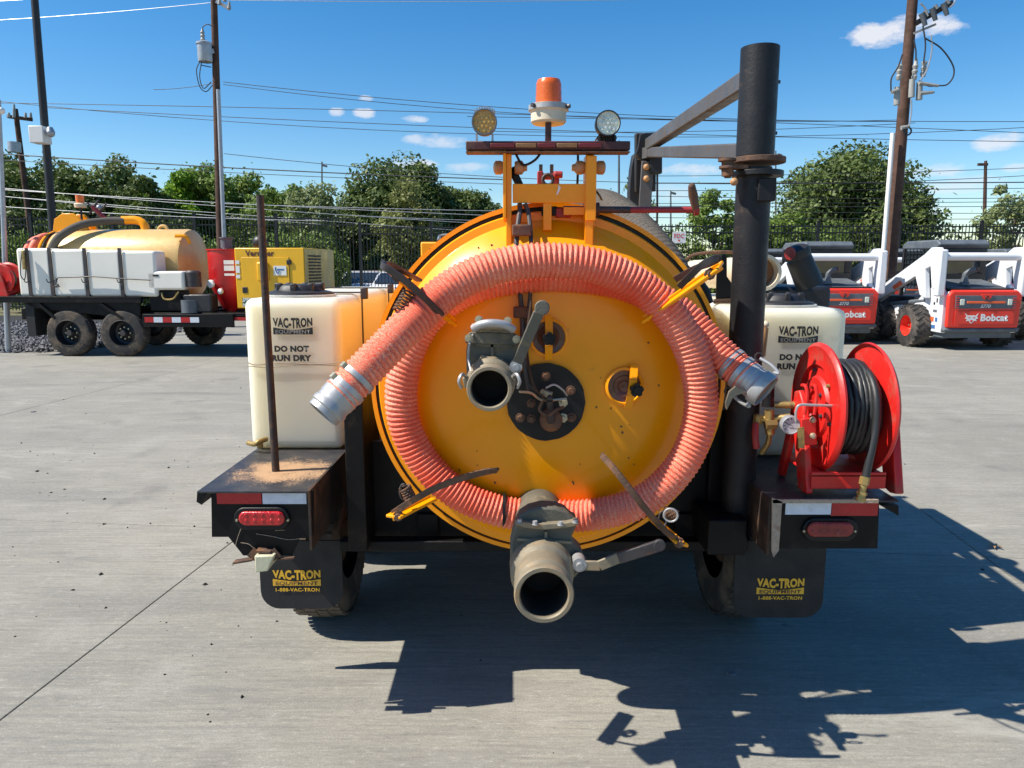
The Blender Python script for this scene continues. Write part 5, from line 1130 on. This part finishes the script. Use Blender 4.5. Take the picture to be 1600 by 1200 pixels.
def logo(u, v0, par, Y, inkm, boxm, inv, k_w=62, phone=None):
    c = P(u, v0, Y); k = (Y/px_dir(u,v0).y)/FPX
    R, U = (1,0,0), (0,0,1)
    warp = lambda X, Yy: 1-(1-Yy)*(1.0 - .42*np.cos(np.minimum(1,np.abs(X)*2)*pi/2)*0 - .0 + .35*(1-(X*2)**2)*0 ) if False else 1-(1-Yy)*(.72+.28*(1-np.abs(X*2)**1.5)) + 0*X
    text('VAC-TRON', 'logo_lettering', inkm, par, (c.x, Y, c.z-.5*16*k), R, U, k_w*k, 17*k, .05, warp=warp)
    bx = MB(); top = []
    for j in range(21):
        s = j/20-.5; top.append((c.x+s*k_w*k, Y-.0012, c.z-(14.5+4.2*(1-abs(2*s)**1.5))*k))
    bx.prism(top+[(c.x+.5*k_w*k, Y-.0012, c.z-25.5*k),(c.x-.5*k_w*k, Y-.0012, c.z-25.5*k)], (0,.001,0)); bx.build('logo_panel', boxm, par, smooth=False)
    text('EQUIPMENT', 'logo_lettering', inv, par, (c.x, Y-.0015, c.z-21.8*k), R, U, k_w*.88*k, 7.2*k, .02)
    if phone: text('1-888-VAC-TRON', 'phone_lettering', phone, par, (c.x+.002, Y, c.z-32*k), R, U, k_w*.92*k, 6*k, .03)
logo(457, 497, wt, 2.877, 'ink_black', 'ink_black', 'water_plastic')
def words(u, v, par, dx=0):
    k = 2.95/FPX
    for i, (s_, w_) in enumerate((('DO NOT', 53), ('RUN DRY', 61))):
        p = P(u, v+14.5*i, 2.877); text(s_, 'warning_lettering', 'ink_black', par, p, (1,0,0), (0,0,1), w_*k, 9.8*k, .065)
words(456, 545, wt)
# drain tap
MB().tube(catmull([P(388,692,2.86),P(398,694,2.83),P(405,690,2.83),P(416,686,2.87)],6), .010, 10).lathe([(0,0),(.012,0),(.012,.02),(0,.02)], P(406,692,2.84), (0,0,-1), 10).build('drain_tap', 'brass', wt)

# right side
PZr = P(1290, 782, 2.33).z; XIr = P(1207,782,2.33).x; XOr = P(1404,785,2.33).x
MB().box(XIr, XOr, PY, 4.6, PZr-.006, PZr).build('fender_plate', 'plate_black', T)
MB().box(XIr, P(1372,782,2.33).x, PY-.004, PY+.004, PZr-.008, PZr+.004).build('fender_edge', 'scraped_edge', T)
MB().prism([P(1207,778,2.326),P(1222,784,2.326),P(1217,860,2.326),P(1209,871,2.326),P(1206,860,2.326)], (0,.008,0)).build('fender_edge', 'scraped_edge', T)
MB().box(XIr-.008, XIr, PY+.005, 2.92, P(1210,866,2.34).z, PZr+.002).build('fender_side', 'frame_rusty', T)
MB().prism([P(1376,790,2.33),P(1404,790,2.33),P(1404,806,2.33)], (0,2.0,0)).build('fender_lip', 'frame_black', T)
MB().prism([P(u,v,2.345) for u, v in ((1218,784),(1219,857),(1371,857),(1374,784))], (0,.01,0)).build('rear_box', 'frame_black', T)
MB().box(P(1371,800,2.345).x-.01, P(1371,800,2.345).x, 2.36, 4.0, P(1371,856,2.345).z, PZr-.007).build('box_side', 'frame_black', T)
pbox(1228, 784, 1299, 804, 2.341, .003, 'reflective_tape', 'tape_white', smooth=False); pbox(1299.5, 784, 1371, 806, 2.341, .003, 'reflective_tape', 'tape_red', smooth=False)
tail(1296, 826, 36, 12, 'lens_dim_red')
rx0, rx1 = P(1150,600,2.88).x, P(1319,600,2.88).x; rz1 = P(1250,482,2.9).z
wr = water_tank(rx0, rx1, PZr+.002, rz1, True)
MB().box(rx0-.004, rx1+.004, 3.285, 3.315, rz1+.006, rz1+.012).build('hold_down_strap', 'dark_steel', wr)
logo(1248, 510, wr, 2.877, 'ink_black', 'ink_black', 'water_plastic')
words(1245, 558, wr)
MB().tube(catmull([P(1195,512,2.80),P(1193,530,2.80),P(1190,556,2.81)],5), .014, 12).build('dip_lever', 'copper_lamp', T)
MB().ball(P(1196,507,2.80), .014).build('lever_ball', 'cream_plastic', T)

# mudflaps, chock, wheels
def flap(u0, u1, v1, Y, par=T, label=None):
    a, b, r = P(u0,845,Y), P(u1,v1,Y), .07; pts = [(a.x,Y,a.z),(b.x,Y,a.z)]
    for (cx, cz, q0) in ((b.x-r, b.z+r, 0), (a.x+r, b.z+r, -pi/2)):
        for j in range(7): q = q0-pi/2*j/6; pts.append((cx+r*cos(q), Y, cz+r*sin(q)))
    o = MB().prism(pts, (0,.01,0)).build('mudflap', 'mudflap_rubber', par); return o
fl = flap(403, 537, 951, 2.64); logo(463, 891, fl, 2.6385, 'decal_yellow', 'decal_yellow', 'rust_steel', 75, 'decal_yellow')
fr = flap(1150, 1284, 965, 2.64); logo(1220, 904, fr, 2.6385, 'decal_yellow', 'decal_yellow', 'rust_steel', 74, 'decal_yellow')
def wheel(xc, Yc, s):
    R, hw = .37, .105
    m = MB().lathe([(.21,-hw*.9),(.29,-hw*1.08),(.345,-hw*.98),(.362,-hw*.8),(.368,-hw*.5),(.37,0),(.368,hw*.5),(.362,hw*.8),(.345,hw*.98),(.29,hw*1.08),(.21,hw*.9)], (xc,Yc,R), (1,0,0), 56)
    for k in range(56):
        for (x0, x1, dq) in ((-.95,-.5,0),(-.42,-.04,.05),(.04,.42,0),(.5,.95,.05)):
            q = 2*pi*k/56+dq; rr = .368 if abs(x0) < .9 and abs(x1) < .9 else .362
            c0 = Vector((xc+x0*hw, Yc+rr*cos(q), R+rr*sin(q))); c1 = Vector((xc+x1*hw, Yc+rr*cos(q+.02), R+rr*sin(q+.02)))
            m.bar(c0, c1, .028, .014, up=(0,cos(q),sin(q)))
    w_ = m.build('tyre', 'tyre_worn', T)
    MB().lathe([(.0,-s*.02),(.1,-s*.02),(.18,-s*.05),(.2,s*.02),(.205,-s*hw*.8),(.215,-s*hw*.95)], (xc,Yc,R), (1,0,0), 28).build('rim', 'rusty_inner_wheel', w_)
    MB().lathe([(.0,0),(.13,0),(.14,.01),(.14,.06),(0,.06)], (xc,Yc,R), (s,0,0), 24).build('brake_drum', 'rusty_inner_wheel', w_)
    return w_
xl = P(492, 900, 2.95).x; xr = P(1172, 900, 2.95).x
for Yc in (3.22, 4.02): wheel(xl, Yc, 1); wheel(xr, Yc, -1)
for Yc in (3.22, 4.02): MB().cyl((xl,Yc,.37), (xr,Yc,.37), .045, n=16).build('axle', 'rusty_inner_wheel', T)
# chock holder
h = MB().bar(P(366,878,2.33), P(396,873,2.33), .03, .006).bar(P(392,872,2.33), P(402,860,2.33), .03, .006, up=(0,1,0)).bar(P(402,859,2.33), P(424,861,2.33), .03, .006).bar(P(424,860,2.33), P(434,872,2.33), .03, .006, up=(0,1,0)).bar(P(434,874,2.33), P(460,871,2.33), .012, .005).build('chock_holder', 'rust_steel', T)
ck = MB().prism([P(u,v,2.30) for u, v in ((397,869),(428,869),(418,893),(399,895))], (0,.10,0)).build('wheel_chock', 'chock_cream', bevel=.004)
tag(ck, 'small cream wheel chock wedge clipped in the rusty bracket above the left mudflap', 'wheel chock')

# orange engine cover at the trailer's front, tan tube, black intake
ec = P(657, 378, 5.0); MB().box(ec.x, .85, 5.0, 6.0, zb+.12, ec.z).build('engine_cover', 'tank_yellow', T, bevel=.01)
MB().tube(catmull([P(686,377,5.0),P(688,370,5.05),P(700,368,5.05),P(720,369,5.05)],5), .015, 8).build('lifting_handle', 'loader_grey', T)
a, b = P(1085,428,4.3), P(1194,426,3.35); r = circ(1200,425,3.35,27)
tb = MB().lathe([(0,0),(r,0),(r,(b-a).length-.03),(r*1.06,(b-a).length-.03),(r*1.06,(b-a).length),(r*.86,(b-a).length),(r*.84,(b-a).length-.25)], a, b-a, 36).build('storage_tube', 'cream_plastic', T)
MB().lathe([(0,(b-a).length-.05),(r*.84,(b-a).length-.05)], a, b-a, 30).build('tube_inside', 'tube_brown', tb)
MB().prism([P(u,v,3.3) for u, v in ((1119,468),(1121,402),(1132,397),(1136,402),(1136,432),(1146,446),(1146,468))], (0,.012,0)).build('tube_bracket', 'frame_black', T, bevel=.002)
MB().bar(P(1116,471,3.3), P(1150,470,3.3), .03, .02).build('bracket_shelf', 'rust_steel', T)
MB().bar(P(1130,470,3.3), P(1128,560,3.3), .012, .012).build('bracket_rod', 'dark_steel', T)
MB().tube(catmull([P(1070,408,3.6),P(1085,398,3.55),P(1120,394,3.5),P(1160,395,3.5)],6), .008, 6).build('rod', 'rust_steel', T)
for pts, r_ in (([(1085,440),(1098,458),(1103,475)], .03),([(1092,470),(1100,490),(1102,515)], .022),([(1075,448),(1090,470),(1095,500)], .025)):
    MB().tube([P(u,v,2.8) for u, v in pts], r_, 10).build('latch_arm', 'knob_black', T)
m = MB().cyl(P(1266,447,3.5), P(1248,404,3.5), .062, .058, 24)
m.build('air_intake', 'loader_black', T)
MB().lathe([(0,.0),(.058,0),(.062,.02),(.058,.04),(.03,.055),(0,.055)], P(1247,402,3.49), (-.35,-.1,.8), 20).build('intake_cap', 'loader_black', T)
MB().lathe([(0,0),(.026,0),(.03,.010),(0,.012)], P(1236,396,3.43), (-1,-.6,0), 16).build('red_reflector', 'lens_dim_red', T)
MB().box(P(1190,455,3.7).x, P(1300,455,3.7).x, 3.7, 4.4, P(1200,470,3.7).z-.5, P(1200,448,3.7).z).build('pump_housing', 'loader_black', T, bevel=.02)

# hose reel
k = 2.5/FPX
RC = P(1277, 635, 2.5); RX0 = RC.x; RX1 = P(1354, 630, 2.5).x; RZ = RC.z; RR = circ(1283,635,2.5,100)
reel = MB()
def disc(x, s):
    # dished pressed-steel flange; s = side the rolled rim turns to
    return MB().lathe([(0,s*.004),(.05,s*.004),(.055,s*.012),(.10,s*.012),(.108,s*.002),(.135,s*.0),(.145,s*.010),(.185,s*.006),(RR-.012,s*.012),(RR-.004,s*.006),(RR,s*.0),(RR-.003,-s*.008),(RR-.012,s*.004),(.14,-s*.002),(0,-s*.003)], (x,2.5,RZ), (1,0,0), 64)
zf_ = PZr
fr_ = MB()
fx0, fx1 = P(1283,700,2.36).x-.055, P(1398,700,2.36).x
# base tray
fr_.box(fx0+.03, fx1-.02, 2.36, 2.367, zf_+.03, P(1300,738,2.36).z); fr_.box(fx0+.03, fx1-.02, 2.36, 2.64, zf_+.07, zf_+.078)
hr = fr_.build('hose_reel', 'reel_red', T, bevel=.002)
def leg(x, w_):
    top = Vector((x, 2.47, RZ-.02))
    MB().prism([(x, 2.36, zf_+.012),(x, 2.40, zf_+.004),(x,2.44,zf_+.01),(x,2.53,RZ-.02),(x,2.52,RZ+.05),(x,2.48,RZ+.06),(x,2.44,RZ+.02)], (w_,0,0)).build('reel_leg', 'reel_red', hr, bevel=.006, seg=3)
    MB().prism([(x,2.64,zf_+.004),(x,2.60,zf_+.004),(x,2.49,RZ-.02),(x,2.53,RZ+.02)], (w_,0,0)).build('reel_leg', 'reel_red', hr, bevel=.005)
leg(RX0-.075, .022); leg(RX1+.05, .03)
disc(RX0, -1).build('reel_disc', 'reel_red', hr); disc(RX1, 1).build('reel_disc', 'reel_red', hr)
MB().cyl((RX0-.08,2.5,RZ), (RX1+.06,2.5,RZ), .022, n=20).cyl((RX0,2.5,RZ), (RX1,2.5,RZ), .09, n=32).build('reel_axle', 'reel_red', hr)
for q in range(6):
    a_ = q*pi/3+.3; MB().lathe([(0,.009),(.006,.008),(.008,0)], (RX0-.004,2.5+.125*cos(a_),RZ+.125*sin(a_)), (-1,0,0), 8).build('bolt', 'dark_steel' if q % 2 else 'brass', hr)
    MB().lathe([(0,.009),(.006,.008),(.008,0)], (RX0-.012,2.5+.07*cos(a_),RZ+.07*sin(a_)), (-1,0,0), 8).build('bolt', 'dark_steel', hr)
nt = 8; wd_ = (RX1-RX0-.03)/nt
for kk in range(nt):
    xk = RX0+.02+wd_*(kk+.5)
    for j, Rk in enumerate((.112, .134, .153)):
        if j == 2 and kk in (0, 7): continue
        Rq = Rk+random.uniform(-.004,.004)
        MB().tube([(xk+random.uniform(-.002,.002)+.003*sin(q_*2+kk), 2.5+Rq*cos(q_), RZ+Rq*sin(q_)) for q_ in [2*pi*i/40 for i in range(41)]], wd_*.52, 10, cap=False).build('hose_turn', 'hose_black', hr)
hx = P(1372, 600, 2.36)
MB().tube(catmull([P(1340,572,2.50),P(1358,585,2.40),P(1369,620,2.335),P(1368,670,2.315),P(1358,720,2.30),P(1352,748,2.295)],8), .0125, 14).build('hose_tail', 'hose_black', hr)
fit = MB(); a, b = P(1352,745,2.295), P(1344,783,2.285); dv = (b-a)
for (s0, s1, r, n) in ((0,.32,.0155,6),(.32,.62,.011,16),(.62,.74,.017,6),(.74,.86,.013,16),(.86,1,.016,16)): fit.cyl(a+dv*s0, a+dv*s1, r, n=n)
fit.build('brass_fitting', 'brass', hr)
# swing brackets with pin
for u in (1253, 1268):
    MB().tube(catmull([P(u,602,2.40),P(u+6,604,2.38),P(u+8,620,2.37),P(u+4,648,2.37)],6), .006, 8).build('lock_bracket', 'reel_red', hr)
MB().tube(catmull([P(1243,660,2.35),P(1244,642,2.35),P(1250,633,2.35),P(1270,633,2.35),P(1300,634,2.36)],8), .0045, 8).build('lock_pin', 'bright_aluminium', hr)
MB().prism([P(u,v,2.385) for u, v in ((1252,655),(1275,652),(1277,695),(1252,697))], (0,.01,0)).build('bearing_plate', 'reel_red', hr, bevel=.003)
for v in (656, 681): MB().lathe([(0,-.012),(.008,-.01),(.011,0)], P(1270,v,2.384), (0,1,0), 10).build('bolt', 'zinc', hr)
MB().bar(P(1251,668,2.38), P(1252,700,2.38), .006, .02).build('copper_tube', 'brass', hr)

# regulator, gauge, pipework beside the reel
reg = MB().lathe([(0,.075),(.008,.075),(.012,.07),(.017,.062),(.018,.02),(.020,.0),(.021,-.02),(0,-.02)], P(1200,626,2.52), (0,0,1), 20)
for q in range(12):
    a_ = q*pi/6; c_ = P(1200,626,2.52); reg.bar(c_+Vector((.018*cos(a_),.018*sin(a_),.012)), c_+Vector((.017*cos(a_),.017*sin(a_),.06)), .004, .004)
reg = reg.build('pressure_regulator', 'knob_black', T)
MB().cyl(P(1201,600,2.52), P(1201,603,2.52), .009, n=12).build('cap_button', 'decal_white', reg)
MB().cyl(P(1202,640,2.52), P(1203,678,2.52), .016, n=12).cyl(P(1186,655,2.54), P(1235,652,2.5), .013, n=12).cyl(P(1196,662,2.52), P(1212,662,2.52), .022, n=8).cyl(P(1210,632,2.52), P(1245,633,2.5), .012, n=10).cyl(P(1186,648,2.54), P(1184,662,2.54), .018, n=8).tube(catmull([P(1203,672,2.53),P(1200,692,2.54),P(1190,708,2.56)],5), .010, 8).build('valve_body', 'brass', reg)
MB().tube(catmull([P(1181,662,2.52),P(1180,680,2.5),P(1182,700,2.5)],5), [.011]*11, 10).build('valve_lever', 'crank_red', reg)
gc = P(1235, 664, 2.44); gr = circ(1235,664,2.44,14.5)
ga_ = MB().lathe([(0,.02),(gr,.02),(gr,-.008),(gr*.9,-.01),(gr*.88,-.004)], gc, (.1,1,.0), 28).build('pressure_gauge', 'galvanised', T)
MB().lathe([(0,-.005),(gr*.89,-.005)], gc, (.1,1,0), 28).build('dial', 'gauge_face', ga_)
for q in range(9):
    a_ = -.6+q*(pi+1.2)/8; d_ = Vector((cos(a_),0,sin(a_))); MB().bar(gc+d_*gr*.62+Vector((0,-.0065,0)), gc+d_*gr*.82+Vector((0,-.0065,0)), .0026, .001, up=(0,1,0)).build('tick', 'ink_black', ga_, smooth=False)
MB().bar(gc+Vector((.006,-.0075,-.003)), gc+Vector((-.018,-.0075,.008)), .002, .001, up=(0,1,0)).build('needle', 'ink_black', ga_, smooth=False)

# ------------------------------------------------------------ suction hose (rests on the hangers)
path = [(531,619,2.0),(552,597,2.02),(600,548,2.07),(655,492,2.13),(715,443,2.18),(785,415,2.21),(868,407,2.23),(945,420,2.24),(1012,456,2.25),(1062,512,2.26),(1090,580,2.27),(1094,650,2.28),(1068,722,2.29),(1012,778,2.31),(940,802,2.33),(860,806,2.35),(780,798,2.35),(706,765,2.35),(652,706,2.35),(628,640,2.35),(634,565,2.35),(665,502,2.36),(720,458,2.36),(790,436,2.36),(870,430,2.36),(950,438,2.36),(1010,458,2.35),(1068,495,2.34),(1112,540,2.31),(1146,572,2.28),(1170,591,2.25)]
cp = catmull([P(*q) for q in path], 24)
pts, ln = resample(cp, .0026)
RH = circ(600, 548, 2.07, 30)
per = .0155/.0026
def rib(i, q):
    ph = 2*pi*i/per + q*1.0
    s = .5+.5*cos(ph)
    return RH*.875 + RH*.13*(s**.7)
H = root('suction_hose', (0.1, 2.25, 0), 'coiled ribbed pink suction hose slung over the hangers on the yellow tank door', 'hose')
hb = MB().tube(pts, RH, 26, cap=False, fr=rib).build('hose_wall', 'hose_pink', H)
def ends(i0, di, coup):
    p = pts[i0]; d = (pts[i0]-pts[i0+di]).normalized()
    for s0 in (-.075, -.035):
        MB().ring(p+d*s0, p+d*(s0+.016), RH*1.035, RH*.98, 32).build('hose_clamp', 'bright_aluminium', H)
        MB().bar(p+d*s0+d.orthogonal().normalized()*RH*1.05, p+d*(s0+.016)+d.orthogonal().normalized()*RH*1.05, .02, .012).build('clamp_buckle', 'zinc', H)
    if coup == 0:
        MB().lathe([(RH*.8,-.02),(RH*.97,-.02),(RH*.97,.015),(RH*.93,.02),(RH*.93,.03),(RH*.99,.035),(RH*.99,.048),(RH*.9,.052),(RH*.9,.066),(RH*.84,.068),(RH*.78,.066),(RH*.78,-.02)], p, d, 40).build('coupler', 'bright_aluminium', H)
    else:
        MB().lathe([(RH*.8,-.02),(RH*.97,-.02),(RH*.97,.012),(RH*.9,.016),(RH*.95,.03),(RH*1.05,.035),(RH*1.06,.06),(RH*1.0,.066),(RH*.95,.066),(RH*.93,.0)], p, d, 40).build('coupler', 'bright_aluminium', H)
        MB().lathe([(0,.058),(RH*.96,.058)], p, d, 30).build('coupler_plug', 'cast_aluminium', H)
        x = d.cross(Vector((0,1,0))).normalized()
        for s in (-1, 1):
            c_ = p+d*.045+x*s*RH*1.08
            MB().tube(catmull([c_, c_+d*.012+x*s*.008, c_-d*.02+x*s*.014, c_-d*.06+x*s*.010],6), .0055, 8).build('cam_arm', 'bright_aluminium', H)
            MB().ring(c_-d*.065+x*s*.012+Vector((0,-.002,0)), c_-d*.065+x*s*.012+Vector((0,.002,0)), .014, .010, 14).build('pull_ring', 'dark_steel', H)
ends(0, 4, 0); ends(len(pts)-1, -4, 1)
MB().prism([P(u,v,2.20) for u, v in ((1140,612),(1150,604),(1166,612),(1146,620),(1136,640),(1134,630))], (0,.012,0)).build('cap_lug', 'cast_aluminium', H)
# zip tie around the lower run
c_ = P(788, 797, 2.35); MB().ring(c_-Vector((.005,0,0)), c_+Vector((.005,0,0)), RH*1.03, RH*.98, 30).build('black_tie', 'knob_black', H)

# loose steel rod standing in the fender plate
r_ = MB().tube([Vector((rodp.x, rodp.y, PZ-.12)), Vector((rodp.x, rodp.y, PZ)), P(418,520,rodp.y), P(406,305,rodp.y-.0)], [.0135,.0135,.0128,.0125], 14).build('steel_rod', 'rod_steel')
tag(r_, 'long leaning dark steel rod standing in the sandy left fender plate', 'rod')

# small litter
lf = G(1552, 856); m = MB()
for k in range(6):
    a_ = k*pi/3+random.random()*.5; l_ = random.uniform(.03,.055)
    m.add([lf+Vector((0,0,.006)), lf+Vector((cos(a_-.25)*l_*.6, sin(a_-.25)*l_*.6, .02)), lf+Vector((cos(a_)*l_, sin(a_)*l_, .012)), lf+Vector((cos(a_+.25)*l_*.6, sin(a_+.25)*l_*.6, .022))], [(0,1,2,3)])
tag(m.build('dry_leaf', 'dead_leaf', smooth=False), 'small curled dry brown leaf on the concrete right of the hose reel', 'leaf')
for (u, v, s, lab) in ((52,644,.03,'dark pebble on the concrete, highest of the litter at the left'),(1142,1052,.022,'small dark wet fleck in the shadow below the right mudflap')):
    p = G(u, v); tag(MB().lathe([(s,0),(s*.8,s*.25),(0,s*.35)], p, (0,0,1), 7).build('pebble', 'gravel_a'), lab, 'pebble')
